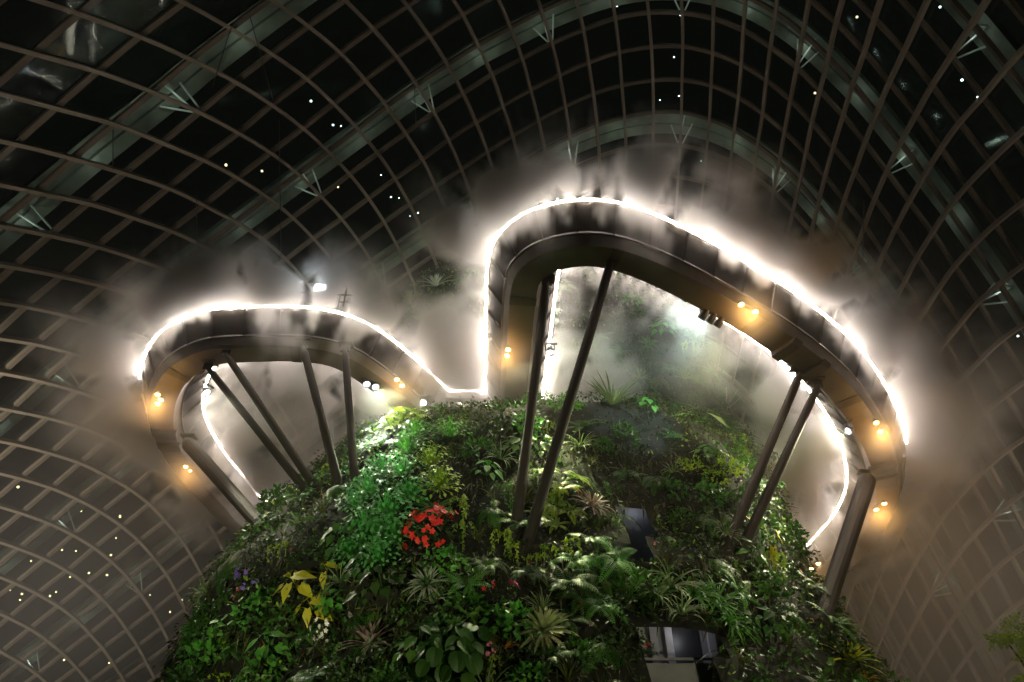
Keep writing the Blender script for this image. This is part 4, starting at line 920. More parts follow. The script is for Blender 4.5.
# ---- prototypes (mesh data shared by the copies)
rn = random.Random(3); rs = np.random.default_rng(4)
PROTO = {
 'fern': [fern(11, .85, rn).mesh('fern', PM['mid']), fern(9, 1.0, rn, 0.5, 1.2).mesh('fern', PM['bright']), fern(12, .75, rn, .8, 2.0).mesh('fern', PM['mid'])],
 'hanging_fern': [fern(10, 1.1, rn, -0.1, 1.3).mesh('fern', PM['olive']), fern(12, .95, rn, .1, 1.8).mesh('fern', PM['mid'])],
 'leafy_shrub': [shrub(150, .55, .17, rs).mesh('shrub', PM['mid']), shrub(170, .62, .14, rs).mesh('shrub', PM['dark']), shrub(120, .5, .2, rs, .62).mesh('shrub', PM['bright'])],
 'broad_leaf_plant': [broad(16, .5, .30, rn).mesh('broad', PM['mid']), broad(13, .45, .36, rn, True, .7).mesh('broad', PM['bright']), broad(18, .55, .26, rn).mesh('broad', PM['dark'])],
 'grass_tuft': [grass(34, .65, .025, rn).mesh('grass', PM['olive']), grass(30, .75, .035, rn, .9, 1.6).mesh('grass', PM['pale'])],
 'trailing_vine': [vine(7, 1.5, .13, rn, rs).mesh('vine', PM['mid']), vine(8, 1.2, .11, rn, rs).mesh('vine', PM['lime']), vine(8, 1.7, .12, rn, rs).mesh('vine', PM['dark'])],
}
WORDS = {'fern': 'feathery green fern', 'hanging_fern': 'drooping long-frond fern', 'leafy_shrub': 'rounded small-leaved shrub', 'broad_leaf_plant': 'broad-leaved plant', 'grass_tuft': 'tuft of narrow arching blades', 'trailing_vine': 'trailing vine spilling down'}
def zone(x, y):
    if y < 400: return 'on the misty upper slope inside the right loop' if x > 480 else 'on the crest between the two loops'
    if y < 520: return 'on the upper left slope below the left loop' if x < 500 else ('on the slope between the dark struts and the slanting pair' if x < 720 else 'on the upper right edge of the mountain')
    if x < 330: return 'low on the dark left flank'
    if x < 520: return 'on the lower left front of the mountain'
    if x < 690: return 'on the lower middle front of the mountain'
    return 'on the lower right flank of the mountain'
def orient(nor, roll, up=0.45):
    z = (nor * (1 - up) + Vector((0, 0, up))).normalized()
    q = z.to_track_quat('Z', 'Y')
    return q @ Matrix.Rotation(roll, 3, 'Z').to_quaternion()
HERO_SPOTS = []
def place(o, px, py, s, roll=0.0, up=0.45, lift=0.12):
    p, n = on_mount(px, py)
    o.location = p + n * lift
    o.rotation_mode = 'QUATERNION'; o.rotation_quaternion = orient(n, roll, up); o.scale = (s, s, s)
    return p
def hero(name, label, cat, px, py, s, parts, up=0.45, roll=0.0, lift=0.15):
    """a plant of its own: parts = [(part name, mesh)]"""
    if len(parts) == 1:
        o = bpy.data.objects.new(name, parts[0][1]); C.objects.link(o); place(o, px, py, s, roll, up, lift)
    else:
        o = empty(name, (0, 0, 0)); place(o, px, py, s, roll, up, lift)
        for pn, me in parts:
            if isinstance(me, list):                     # every bloom is a part of its own
                for (loc, q_, sc) in me[1:]:
                    c = bpy.data.objects.new(pn, me[0]); C.objects.link(c); c.parent = o
                    c.location = loc; c.rotation_mode = 'QUATERNION'; c.rotation_quaternion = q_; c.scale = (sc,) * 3
                continue
            c = bpy.data.objects.new(pn, me); C.objects.link(c); c.parent = o
    tag(o, label, cat); HERO_SPOTS.append((px, py, s * 22)); return o
def rm(mk, *a, **k): return rosette(*a, **k).mesh('rosette', PM[mk])

hero('bromeliad', 'large cream and green bromeliad rosette with yellowed lower leaves, bottom centre', 'bromeliad', 543, 636, 1.25, [('leaves', rm('cream', 46, .80, .085, 1.5, rnd=rn)), ('withered_leaves', rosette(12, .85, .09, 2.2, -.1, -.5, rnd=rn).mesh('w', PM['orange_straps']))], .1)
hero('bromeliad', 'purple-brown bromeliad with drooping leaves right of the strut feet', 'bromeliad', 590, 510, 1.2, [('leaves', rm('purple', 38, .78, .075, 1.7, rnd=rn))], .25)
hero('bromeliad', 'grey-brown bromeliad with long straps hanging below it, bottom left', 'bromeliad', 372, 650, 1.35, [('leaves', rm('purple', 30, .75, .09, .9, 1.3, .3, rnd=rn)), ('hanging_leaves', rosette(14, .85, .10, 2.4, .0, -.6, rnd=rn).mesh('h', PM['silver']))], .35)
hero('bromeliad', 'dark centred bromeliad with silvery outer leaves below the red flowers', 'bromeliad', 428, 588, 1.05, [('leaves', rm('silver', 34, .78, .07, 1.9, rnd=rn)), ('heart_leaves', rosette(16, .45, .07, .8, 1.4, .6, rnd=rn).mesh('h', PM['mid']))], .15)
hero('spiky_succulent', 'silver-blue spiky plant on the crest left of the right loop', 'succulent', 437, 288, 1.6, [('leaves', rm('silver', 34, .85, .085, .7, 1.4, .2, rnd=rn))], .5)
hero('spiky_succulent', 'darker narrow spiky plant on the crest left of the silver one', 'succulent', 412, 306, 1.5, [('leaves', rm('pale', 28, .8, .05, .6, 1.5, .6, rnd=rn))], .6)
hero('broad_leaf_plant', 'bright green strap-leaved plant just under the spiky crest plants', 'plant', 418, 322, 1.3, [('leaves', rosette(12, .7, .16, 1.5, 1.2, .2, rnd=rn).mesh('b', PM['bright']))], .5)
hero('fan_palm', 'pale fan-shaped palm showing through the mist beside the long strut', 'palm', 612, 408, 1.9, [('leaves', grass(46, .85, .05, rn, .9, .5).mesh('fan', PM['pale']))], .6)
f1 = shrub(90, .5, .15, rs).mesh('b', PM['dark'])
hero('red_flowering_shrub', 'shrub covered in clusters of bright red flowers', 'flowering shrub', 432, 537, 1.55, [('leaves', f1), ('bloom', flowers(60, .58, .075, rs, FMAT['red']))], .2)
for (px, py, s, t) in ((300, 590, 1.2, 'two large glowing yellow leaves low on the left flank'), (330, 573, .7, 'single pointed yellow-green leaf right of the two yellow plants'), (316, 612, 1.0, 'yellow-green lobed plant below the glowing yellow leaves')):
    hero('yellow_leaf_plant', t, 'plant', px, py, s, [('leaves', broad(7 if s > .8 else 3, .4, .62, rn, True, .55).mesh('y', PM['yellow']))], .25)
for k, (px, py, s) in enumerate(((372, 500, 1.3), (392, 520, 1.3), (365, 535, 1.2), (400, 545, 1.25), (385, 565, 1.1), (415, 500, 1.1), (358, 512, 1.0), (380, 545, 1.2), (352, 560, 1.0), (405, 480, 1.2), (385, 478, 1.2))):
    o = hero('green_leaf_shrub', None, 'shrub', px, py, s, [('leaves', broad(95, .66, .12, rn, True, .8).mesh('c', PM['cool']))], .25)
    tag(o, 'cool green heart-leaved shrub in the spotlit bank under the left loop', group='spotlit heart-leaved shrubs under the left loop')
for k, (px, py, s) in enumerate(((412, 455, 1.3), (432, 470, 1.3), (418, 440, 1.1), (440, 490, 1.2), (450, 440, 1.2))):
    o = hero('light_leaf_shrub', None, 'shrub', px, py, s, [('leaves', broad(95, .62, .11, rn, True, .7).mesh('c', PM['lime' if k % 2 else 'bright']))], .3)
    tag(o, 'light green small-leaved shrub above the spotlit green bank', group='light green shrubs below the inner end of the left loop')
for (px, py, s) in ((402, 424, 1.3), (392, 432, 1.0), (418, 424, 1.0)):
    o = hero('lime_plant', None, 'plant', px, py, s, [('leaves', broad(18, .5, .30, rn, True, .8).mesh('c', PM['lime']))], .4)
    tag(o, 'vivid lime plant directly under the inner end of the left loop', group='lime plants under the end of the left loop')
for (px, py, s) in ((322, 484, .9), (312, 500, .8), (350, 478, .9)):
    o = hero('lime_plant', None, 'plant', px, py, s, [('leaves', broad(16, .45, .2, rn, True, .8).mesh('c', PM['bright']))], .4)
    tag(o, 'small bright plant at the foot of the struts of the left loop', group='bright plants at the strut feet')
for k, (px, py, s) in enumerate(((452, 662, 1.4), (468, 650, 1.3), (462, 678, 1.3), (435, 672, 1.2))):
    o = hero('round_leaf_plant', None, 'plant', px, py, s, [('leaves', round_leaves(11, .5, .38, rn).mesh('c', PM['mid']))], .15)
    tag(o, 'plant with very large round green leaves at the bottom edge', group='large round-leaved plants at the bottom edge')
for (px, py, s, col, n, t) in ((335, 628, 1.1, 'white', 26, 'dark shrub dotted with small white flowers, lower left'), (255, 578, 1.2, 'violet', 22, 'violet flowering clump on the dark left flank'), (247, 596, .8, 'rose', 5, 'two rose-pink blooms on the dark left flank'),
                            (505, 600, .9, 'magenta', 5, 'plant with a few magenta blooms left of the large bromeliad'), (655, 553, .45, 'pink', 3, 'single pink bloom beside the concrete niche'), (565, 500, 1.0, 'orange', 12, 'orange and red blooms in the lime fern bank'),
                            (790, 580, .7, 'orange', 3, 'two small orange blooms near the right edge of the mountain'), (497, 625, .8, 'white', 7, 'few white blooms left of the large bromeliad'), (520, 668, 1.0, 'orange', 9, 'low orange-red flowers under the large bromeliad'),
                            (485, 592, .6, 'red', 4, 'three small red blooms right of the silvery bromeliad'), (648, 655, .5, 'red', 3, 'small red blooms left of the terrace opening'), (705, 625, .6, 'rose', 3, 'pinkish blooms above the terrace opening'), (810, 628, .5, 'pink', 3, 'pale pink blooms low on the right flank'),
                            (300, 560, .7, 'rose', 4, 'rose blooms beside the violet clump'), (480, 660, .9, 'pink', 9, 'tiny pale pink blooms right of the round-leaved plants'), (272, 640, .6, 'red', 3, 'dark red bloom in the shade, lower left')):
    hero('flowering_plant', t, 'flowering plant', px, py, s, [('leaves', shrub(60, .42, .14, rs).mesh('b', PM['dark'])), ('bloom', flowers(n, .5, .06 if n > 5 else .10, rs, FMAT[col]))], .2)
for k, (px, py, s) in enumerate(((545, 478, 1.0), (560, 492, 1.1), (575, 482, 1.0), (550, 505, 1.1), (568, 515, 1.0), (540, 520, .9), (555, 530, .9))):
    o = hero('lime_fern', None, 'fern', px, py, s, [('fronds', fern(14, .7, rn, .7, 1.5).mesh('c', PM['lime']))], .3)
    tag(o, 'lime fern in the bright bank beside the feet of the dark struts', group='lime ferns beside the dark strut feet')
for (px, py, s) in ((536, 560, 1.0), (520, 548, .9), (548, 552, 1.0)):
    o = hero('trailing_vine', None, 'vine', px, py, s, [('strands', vine(7, 1.3, .12, rn, rs).mesh('c', PM['lime']))], .5)
    tag(o, 'yellow-green vine hanging below the feet of the dark struts', group='yellow-green vines below the dark strut feet')
for k, (px, py, s) in enumerate(((592, 545, 1.3), (612, 562, 1.3), (598, 580, 1.2), (625, 580, 1.2), (580, 600, 1.2), (575, 565, 1.1), (565, 625, 1.1), (600, 610, 1.2))):
    o = hero('green_fern', None, 'fern', px, py, s, [('fronds', fern(12, .85, rn, .5, 1.6).mesh('c', PM['bright' if k % 2 else 'mid']))], .25)
    tag(o, 'spreading green fern below the purple-brown bromeliad', group='green ferns below the purple-brown bromeliad')
for k, (px, py, s) in enumerate(((668, 590, 1.2), (690, 600, 1.2), (655, 600, 1.1), (712, 605, 1.1), (680, 620, 1.0), (722, 625, 1.2))):
    o = hero('arching_grass', None, 'grass', px, py, s, [('blades', grass(40, .85, .05, rn, .8, 1.9).mesh('c', PM['bright' if k % 2 else 'pale']))], .3)
    tag(o, 'arching strap-leaved plant above the terrace opening', group='arching plants above the terrace opening')
for k, (px, py, s) in enumerate(((728, 470, 1.1), (715, 480, .9), (690, 470, 1.0), (738, 455, 1.0))):
    o = hero('lime_shrub', None, 'shrub', px, py, s, [('leaves', shrub(130, .5, .15, rs).mesh('c', PM['lime']))], .3)
    tag(o, 'yellow-green shrub left of the pair of slanting struts', group='yellow-green shrubs left of the slanting struts')
hero('large_leaf_plant', 'plant with one broad yellow-green leaf right of the slanting strut feet', 'plant', 762, 540, 1.0, [('leaves', broad(3, .4, .75, rn, True, .6).mesh('c', PM['yellow']))], .2)
hero('large_leaf_plant', 'pair of bright pointed leaves right of the slanting strut feet', 'plant', 748, 558, .9, [('leaves', broad(5, .5, .6, rn, True, .45).mesh('c', PM['bright']))], .3)
hero('large_leaf_plant', 'long hanging pale leaves in mist on the upper right slope', 'plant', 702, 425, 1.5, [('leaves', broad(6, .4, .85, rn, True, .35).mesh('c', PM['pale']))], .2)
hero('large_leaf_plant', 'pale spear-shaped leaf among the ferns below the purple-brown bromeliad', 'plant', 617, 572, .9, [('leaves', broad(4, .5, .6, rn, False, .3).mesh('c', PM['pale']))], .2)
hero('spiky_palm', 'yellow-tipped spiky palm at the lower right corner of the mountain', 'palm', 846, 664, 1.4, [('leaves', rosette(26, .85, .08, .9, 1.2, .2, rnd=rn).mesh('c', PM['yellow'])), ('inner_leaves', rosette(22, .6, .07, .9, 1.4, .5, rnd=rn).mesh('c2', PM['bright']))], .5)
hero('bromeliad', 'orange-tipped bromeliad at the bottom edge, lower right', 'bromeliad', 862, 680, .9, [('leaves', rm('orange_straps', 24, .6, .07, 1.2, rnd=rn))], .5)

# ---- the many other plants
KN = list(PROTO)
rp = random.Random(21); got = []; tries = 0
while len(got) < 250 and tries < 9000:
    tries += 1
    x = rp.uniform(185, 875); y = rp.uniform(265, 700)
    d = ray(x, y).normalized(); loc, nor, _, _ = BVH.ray_cast(Vector((0, 0, 0)), d)
    if loc is None or in_open(loc, -8): continue
    rad = 0.95 * FPX / loc.length * 0.85
    if any((x - a) ** 2 + (y - b) ** 2 < (rad * 0.9) ** 2 for a, b, _ in got): continue
    if any((x - a) ** 2 + (y - b) ** 2 < (r_ * 0.7) ** 2 for a, b, r_ in HERO_SPOTS): continue
    got.append((x, y, loc))
    wts = [3, 3 if x > 560 else 1, 4, 2, 2, 3 if x > 500 else 1.5]
    kind = rp.choices(KN, wts)[0]
    me = rp.choice(PROTO[kind])
    o = bpy.data.objects.new(kind, me); C.objects.link(o)
    place(o, x, y, rp.uniform(.85, 1.35), rp.uniform(0, 6.28), .3 if kind != 'trailing_vine' else .75)
    z_ = zone(x, y)
    tag(o, WORDS[kind] + ' ' + z_, {'fern': 'fern', 'hanging_fern': 'fern', 'leafy_shrub': 'shrub', 'broad_leaf_plant': 'plant', 'grass_tuft': 'grass', 'trailing_vine': 'vine'}[kind], WORDS[kind] + 's ' + z_)
print('plants', len(got))

# tree crown at the lower right corner, outside the mountain
c = at_y(1014, 662, 26)
tr_ = empty('potted_tree', (c.x + .6, c.y, -1.7)); tag(tr_, 'bushy yellow-green tree cut off by the lower right corner', 'tree')
q = MB(); q.tube(Vector((c.x + .6, c.y, -1.7)), c + Vector((.6, 0, 0.2)), .16, .08, 10); q.tube(c + Vector((.6, 0, -1)), c + Vector((0.1, 0, 0.6)), .06, .03, 6); q.tube(c + Vector((.6, 0, -.8)), c + Vector((1.1, .2, 0.7)), .06, .03, 6)
q.build('trunk', mat('bark', (0.06, 0.045, 0.03), .9, 0, .4, 3), tr_)
nb = NB()
for k in range(16):
    v = rs.normal(size=3) * [.5, .5, .7] + [-.3, 0, 0]; sh = shrub(70, .42, .17, rs)
    V = np.vstack(sh.V) + v; nb.add(V, sh.F)
me = nb.mesh('crown', PM['lime']); o = bpy.data.objects.new('crown', me); C.objects.link(o); o.location = c + Vector((.6, 0, .3)); o.parent = tr_; o.matrix_parent_inverse = tr_.matrix_basis.inverted()
spot('tree_light', (16, 10, 0), tuple(c + Vector((.5, 0, .2))), 1500, (1, .9, .5), 30)

# ------------------------------------------------------------------ mist
def value_noise(shape, cell, seed):
    r = np.random.default_rng(seed)
    n = [int(math.ceil(s / c)) + 3 for s, c in zip(shape, cell)]
    g_ = r.uniform(-1, 1, n).astype(np.float32)
    for ax in range(3):
        t = np.arange(shape[ax]) / cell[ax] + r.uniform(0, .9)
        i = t.astype(int); f = (t - i).astype(np.float32); f = f * f * (3 - 2 * f)
        sh = [1, 1, 1]; sh[ax] = -1; f = f.reshape(sh)
        g_ = np.take(g_, i, ax) * (1 - f) + np.take(g_, i + 1, ax) * f
    return g_
def fbm(shape, cell, seed, oct=4):
    o = 0; a = 1.0; tot = 0
    for k in range(oct):
        o = o + a * value_noise(shape, [max(1.01, c / 2 ** k) for c in cell], seed + k * 13); tot += a; a *= 0.6
    return o / tot
def volume_object(name, mn, vox, D, m, label):
    """mist = a density lattice turned into a volume by a geometry-node volume cube"""
    nx, ny, nz = D.shape
    me = bpy.data.meshes.new(name)
    me.vertices.add(nx * ny * nz)
    gx, gy, gz = np.meshgrid(np.arange(nx), np.arange(ny), np.arange(nz), indexing='ij')
    co = np.stack([mn[0] + gx * vox, mn[1] + gy * vox, mn[2] + gz * vox], -1).astype(np.float32).reshape(-1)
    me.vertices.foreach_set('co', co)
    at = me.attributes.new('dens', 'FLOAT', 'POINT'); at.data.foreach_set('value', D.astype(np.float32).reshape(-1))
    me.materials.append(m)
    o = bpy.data.objects.new(name, me); C.objects.link(o)
    ng = bpy.data.node_groups.new(name + '_nodes', 'GeometryNodeTree')
    ng.interface.new_socket('Geometry', in_out='INPUT', socket_type='NodeSocketGeometry')
    ng.interface.new_socket('Geometry', in_out='OUTPUT', socket_type='NodeSocketGeometry')
    N = ng.nodes; L = ng.links
    gi_ = N.new('NodeGroupInput'); go_ = N.new('NodeGroupOutput')
    vc = N.new('GeometryNodeVolumeCube')
    vc.inputs['Min'].default_value = mn; vc.inputs['Max'].default_value = [mn[k] + (D.shape[k] - 1) * vox for k in range(3)]
    vc.inputs['Resolution X'].default_value = nx; vc.inputs['Resolution Y'].default_value = ny; vc.inputs['Resolution Z'].default_value = nz
    pos = N.new('GeometryNodeInputPosition')
    sub = N.new('ShaderNodeVectorMath'); sub.operation = 'SUBTRACT'; sub.inputs[1].default_value = mn
    sc_ = N.new('ShaderNodeVectorMath'); sc_.operation = 'SCALE'; sc_.inputs['Scale'].default_value = 1 / vox
    rd = N.new('ShaderNodeVectorMath'); rd.operation = 'ADD'; rd.inputs[1].default_value = (.5, .5, .5)
    fl = N.new('ShaderNodeVectorMath'); fl.operation = 'FLOOR'
    dt = N.new('ShaderNodeVectorMath'); dt.operation = 'DOT_PRODUCT'; dt.inputs[1].default_value = (ny * nz, nz, 1)
    si = N.new('GeometryNodeSampleIndex'); si.data_type = 'FLOAT'; si.domain = 'POINT'; si.clamp = True
    na = N.new('GeometryNodeInputNamedAttribute'); na.data_type = 'FLOAT'; na.inputs['Name'].default_value = 'dens'
    sm = N.new('GeometryNodeSetMaterial'); sm.inputs['Material'].default_value = m
    L.new(pos.outputs[0], sub.inputs[0]); L.new(sub.outputs[0], sc_.inputs[0]); L.new(sc_.outputs[0], rd.inputs[0]); L.new(rd.outputs[0], fl.inputs[0]); L.new(fl.outputs[0], dt.inputs[0])
    L.new(gi_.outputs[0], si.inputs['Geometry']); L.new(na.outputs['Attribute'], si.inputs['Value']); L.new(dt.outputs['Value'], si.inputs['Index'])
    L.new(si.outputs['Value'], vc.inputs['Density']); L.new(vc.outputs[0], sm.inputs[0]); L.new(sm.outputs[0], go_.inputs[0])
    md = o.modifiers.new('mist', 'NODES'); md.node_group = ng
    tag(o, label, 'mist', kind='stuff')
    return o
def mist_mat(name, col, dens, aniso=0.0):
    m, N, L = new_mat(name)
    N.remove(N['Principled BSDF'])
    vs = N.new('ShaderNodeVolumeScatter'); vs.inputs['Color'].default_value = (*col, 1); vs.inputs['Anisotropy'].default_value = aniso
    at = N.new('ShaderNodeAttribute'); at.attribute_name = 'density'
    mu = N.new('ShaderNodeMath'); mu.operation = 'MULTIPLY'; mu.inputs[1].default_value = dens
    L.new(at.outputs['Fac'], mu.inputs[0]); L.new(mu.outputs[0], vs.inputs['Density']); L.new(vs.outputs[0], N['Material Output'].inputs['Volume'])
    return m

VOX = 0.2
mn = (-25.0, 11.5, 12.5); mxx = (26.0, 43.0, 24.5)
SH = tuple(int(round((b - a) / VOX)) + 1 for a, b in zip(mn, mxx))
ax = [mn[k] + VOX * np.arange(SH[k]) for k in range(3)]
XX, YY = np.meshgrid(ax[0], ax[1], indexing='ij')
Z3 = ax[2][None, None, :]
n1 = fbm(SH, (8, 8, 7), 1, 4)          # puffs
TX = np.random.default_rng(77).uniform(-1, 1, (32, 32, 32)).astype(np.float32)
def samp(x, y, z):
    """smooth noise looked up at any coordinates"""
    o = 0
    xi, yi, zi = np.floor(x).astype(np.int32), np.floor(y).astype(np.int32), np.floor(z).astype(np.int32)
    fx, fy, fz = [(t - i).astype(np.float32) for t, i in ((x, xi), (y, yi), (z, zi))]
    fx, fy, fz = [t * t * (3 - 2 * t) for t in (fx, fy, fz)]
    for a in (0, 1):
        for b in (0, 1):
            for c in (0, 1):
                o = o + TX[(xi + a) & 31, (yi + b) & 31, (zi + c) & 31] * (fx if a else 1 - fx) * (fy if b else 1 - fy) * (fz if c else 1 - fz)
    return o
def streak(s, o, z):
    """billows stretched away from the rim"""
    v = samp(s / 1.7, o / 3.0, z / 1.7) + 0.75 * samp(s / .8 + 9, o / 1.8 + 3, z / .9) + 0.5 * samp(s / .4, o / .9, z / .5 + 5)
    return v / 1.3
n2 = fbm(SH, (26, 26, 18), 50, 3)      # large drifts
n3 = fbm(SH, (4, 4, 4), 90, 2)
dens = np.zeros(SH, np.float32)
def sstep(x, a, b):
    t = np.clip((x - a) / (b - a), 0, 1); return t * t * (3 - 2 * t)
for side, W in WALK.items():
    for rim in ('O', 'I'):
        P = W[rim]; n = len(P)
        xy = np.stack([XX.ravel(), YY.ravel()], 1).astype(np.float32)
        best = np.full(len(xy), 1e9, np.float32); bi = np.zeros(len(xy), int)
        for k in range(n):
            d2 = (xy[:, 0] - P[k, 0]) ** 2 + (xy[:, 1] - P[k, 1]) ** 2
            m_ = d2 < best; best[m_] = d2[m_]; bi[m_] = k
        Nn = W['N'][bi] * (-1 if rim == 'O' else 1); T = np.gradient(P, axis=0)[bi]; T /= np.linalg.norm(T, axis=1)[:, None]
        rel = xy - P[bi, :2]
        out = (rel * Nn[:, :2]).sum(1); along = (rel * T[:, :2]).sum(1)
        d = np.sqrt(best)
        s_ = W['s'][bi] + along
        out = np.where(out > 0, d, -d).reshape(XX.shape)[..., None]
        zr = P[bi, 2].reshape(XX.shape)[..., None]; s_ = s_.reshape(XX.shape)[..., None]
        bi_ = bi.reshape(XX.shape)[..., None]
        end = (sstep(bi_, 0, 3) * (1 - sstep(bi_, n - 5, n - 1)))
        dz = Z3 - zr
        wob = n2 * 0.8
        # fine jets leaving the nozzles
        ph = ((s_ + 0.12 * n3) / 0.72) % 1.0 - 0.5
        jet = np.exp(-(ph / (0.13 + 0.10 * np.clip(out, 0, 2))) ** 2) * np.exp(-(dz / (0.14 + 0.2 * np.clip(out, 0, 2))) ** 2) * sstep(out, -0.1, 0.1) * (1 - sstep(out, 0.7, 1.6)) * 1.7
        # puffs hugging the rim, thrown outwards and up
        near = 0.25 + 0.75 * sstep(d.reshape(XX.shape)[..., None] ** 2 + dz ** 2, 0.05, 0.4)
        if rim == 'I': near = near + (1 - near) * 0.15 * sstep(bi_, n * .55, n * .65)
        wz = np.broadcast_to(dz, SH); m_ = (np.abs(np.broadcast_to(out, SH)) < 5) & (np.abs(wz) < 3.6)
        st = np.zeros(SH, np.float32)
        so_ = np.broadcast_to(out, SH)[m_]; ss_ = np.broadcast_to(s_, SH)[m_]
        st[m_] = streak(ss_ + 0.9 * n2[m_] + 40 * (side == 'left'), so_ + 0.5 * n1[m_], wz[m_] - 0.25 * so_)
        bill = st * 1.0 + n1 * 0.30
        if rim == 'O':
            body = np.exp(-((out - 0.9 + 0.6 * wob) / 1.15) ** 2) * np.exp(-((dz - 0.35 - 0.7 * wob) / 0.95) ** 2)
            puff = body ** .6 * sstep(bill + 0.30 * body, 0.16, 0.34) * 3.2
            halo = np.exp(-((out - 1.3) / 1.7) ** 2) * np.exp(-((dz - 0.2) / 1.2) ** 2) * sstep(n2 + 0.8 * n1, -0.1, 0.6) * 0.11
        else:
            body = np.exp(-((out - 1.2 + 0.5 * wob) / 1.4) ** 2) * np.exp(-((dz + 0.1 - 0.5 * wob) / 0.9) ** 2)
            puff = body ** .6 * sstep(bill + 0.25 * body, 0.14, 0.34) * 2.8
            halo = np.exp(-((out - 2.2) / 2.2) ** 2) * np.exp(-((dz + 0.3) / 1.6) ** 2) * sstep(n2 + 0.9 * n1, -0.1, 0.5) * 0.28
            puff = puff * (1 + .5 * sstep(bi_, n * .55, n * .65) - .9 * sstep(bi_, n * .78, n * .88))
            if side == 'right':      # the slope stays readable inside the crest of the right loop
                q_ = sstep(bi_, 6, 16) * (1 - sstep(bi_, n * 0.5, n * 0.62)); puff = puff * (1 - .92 * q_); halo = halo * (1 - .95 * q_)
        puff = puff * near; halo = halo * near
        if side == 'left' and rim == 'O':
            # mist curling back under the crest of the left loop
            cur = np.exp(-((out + 0.4) / 0.9) ** 2) * np.exp(-((dz + 0.9) / 0.8) ** 2) * sstep(bill, 0.0, 0.25) * 1.5 * sstep(n - bi_, n * 0.42, n * 0.5) * sstep(bi_, 12, 20)
            puff = puff + cur
        # keep the inside of the walkway clear
        inside = (out < -0.15) & (out > -W['w'] + 0.15) & (dz < 0.0) & (dz > -1.45)
        tot = (jet + puff + halo) * end
        tot[np.broadcast_to(inside, tot.shape)] *= 0.0
        dens = np.maximum(dens, tot.astype(np.float32)) * 0.6 + (dens + tot.astype(np.float32)) * 0.4
def blob(c, r, a, nz=True):
    q = ((XX[..., None] - c[0]) / r[0]) ** 2 + ((YY[..., None] - c[1]) / r[1]) ** 2 + ((Z3 - c[2]) / r[2]) ** 2
    v = np.exp(-q) * a
    return v * (sstep(n1 + n2 * .6 + np.exp(-q) * .3, -0.15, 0.35) if nz else 1)
# mist pooling where the loops meet the mountain, in the notch above and inside the loops
dens += blob((-2.3, 27.7, 20.35), (1.7, 1.0, 0.6), 2.6, False)
dens += blob((-2.8, 24.8, 20.6), (2.3, 2.8, 1.7), 1.2)
dens += blob((-3.6, 26.0, 22.2), (2.2, 1.8, 1.4), 0.25)
dens += blob((-10.0, 28.0, 18.6), (4.5, 4.0, 2.2), 0.42)
dens += blob((-2.5, 24.8, 18.6), (2.6, 1.8, 1.0), 0.35)
dens += blob((9.0, 23.5, 18.4), (2.0, 2.0, 1.4), 0.22)
dens += blob((14.5, 29.0, 17.0), (2.6, 4.0, 2.2), 0.55)
dens += blob((15.0, 36.0, 15.6), (2.2, 2.2, 1.5), 0.4, False)
dens += blob((-11.0, 35.5, 17.2), (2.0, 2.0, 1.2), 0.3, False)
dens += blob((21.3, 29.0, 18.0), (1.8, 5.0, 2.4), 0.6)
dens += blob((-20.0, 27.5, 19.2), (1.8, 4.0, 2.0), 0.6)
# thin veils drifting across the soffit in front of the amber lamps
for p_, z_ in (((748, 315), 17.6), ((880, 440), 15.9), ((505, 356), 17.9), ((395, 385), 17.9), ((155, 405), 17.3), ((876, 520), 15.0), ((190, 472), 16.5)):
    c_ = at_z(p_[0], p_[1], z_); dens += blob(tuple(c_), (0.9, 0.9, 0.7), 0.4, False)
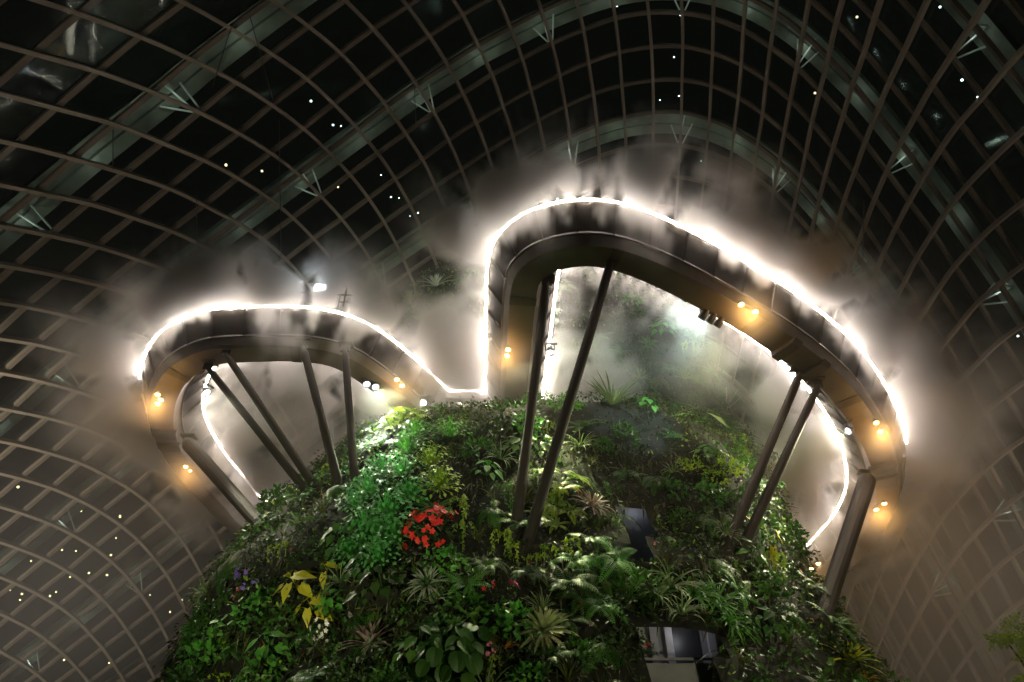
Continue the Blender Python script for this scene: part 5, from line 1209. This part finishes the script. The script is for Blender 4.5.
# a gap in the mist at the crest between the loops
for yy in (19, 21.5, 24, 27, 30):
    c_ = at_y(430, 288, yy)
    dens *= 1 - 0.9 * np.exp(-(((XX[..., None] - c_.x) / 2.4) ** 2 + ((YY[..., None] - c_.y) / 2.2) ** 2 + ((Z3 - c_.z) / 1.9) ** 2))
for b_, d_ in LAMP_AT[:-1]:
    for t_, r_ in ((0.0, 1.1), (1.2, 1.0), (2.4, .9)):
        c_ = b_ + d_ * t_
        q = ((XX[..., None] - c_.x) ** 2 + (YY[..., None] - c_.y) ** 2 + (Z3 - c_.z) ** 2) / r_ ** 2
        dens *= 1 - 0.93 * np.exp(-q)
dens[dens < 0.02] = 0
# fade to zero at the borders of the lattice
for a_ in range(3):
    t = np.minimum(np.arange(SH[a_]), SH[a_] - 1 - np.arange(SH[a_])); sh = [1, 1, 1]; sh[a_] = -1
    dens *= sstep(t, 0, 6).reshape(sh)
volume_object('mist', mn, VOX, dens, mist_mat('mist_scatter', (1.0, 1.0, 1.0), 1.0, 0.1), 'white mist drifting off the nozzles of both walkway loops')

# thin haze hanging in the hall behind and below the walkways
V2 = 1.0
m2 = (-40.0, 14.0, 0.0); x2 = (42.0, 66.0, 27.0); S2 = tuple(int(round((b - a) / V2)) + 1 for a, b in zip(m2, x2))
a2 = [m2[k] + V2 * np.arange(S2[k]) for k in range(3)]
X2, Y2, Zz = np.meshgrid(*a2, indexing='ij')
h = np.full(S2, 0.0025) * (1 + .7 * fbm(S2, (10, 10, 8), 7, 3))
def b2(c, r, a):
    return a * np.exp(-(((X2 - c[0]) / r[0]) ** 2 + ((Y2 - c[1]) / r[1]) ** 2 + ((Zz - c[2]) / r[2]) ** 2)) * (1 + .6 * fbm(S2, (7, 7, 6), 17, 2))
h += b2((22, 34, 11), (6, 9, 7), 0.05) + b2((-20, 34, 14), (6, 8, 6), 0.022) + b2((0, 26, 18), (16, 8, 5), 0.006)
h *= 1 - 0.85 * sstep(14.5 - np.abs(X2 - 1), 0, 3) * sstep(30 - Y2, 0, 3) * sstep(17 - Zz, 0, 3)
for a_ in range(3):
    t = np.minimum(np.arange(S2[a_]), S2[a_] - 1 - np.arange(S2[a_])); sh = [1, 1, 1]; sh[a_] = -1
    h *= sstep(t, 0, 4).reshape(sh)
volume_object('haze', m2, V2, h, mist_mat('haze_scatter', (1.0, 1.0, 1.0), 1.0, 0.2), 'thin haze hanging inside the dome around the mountain')
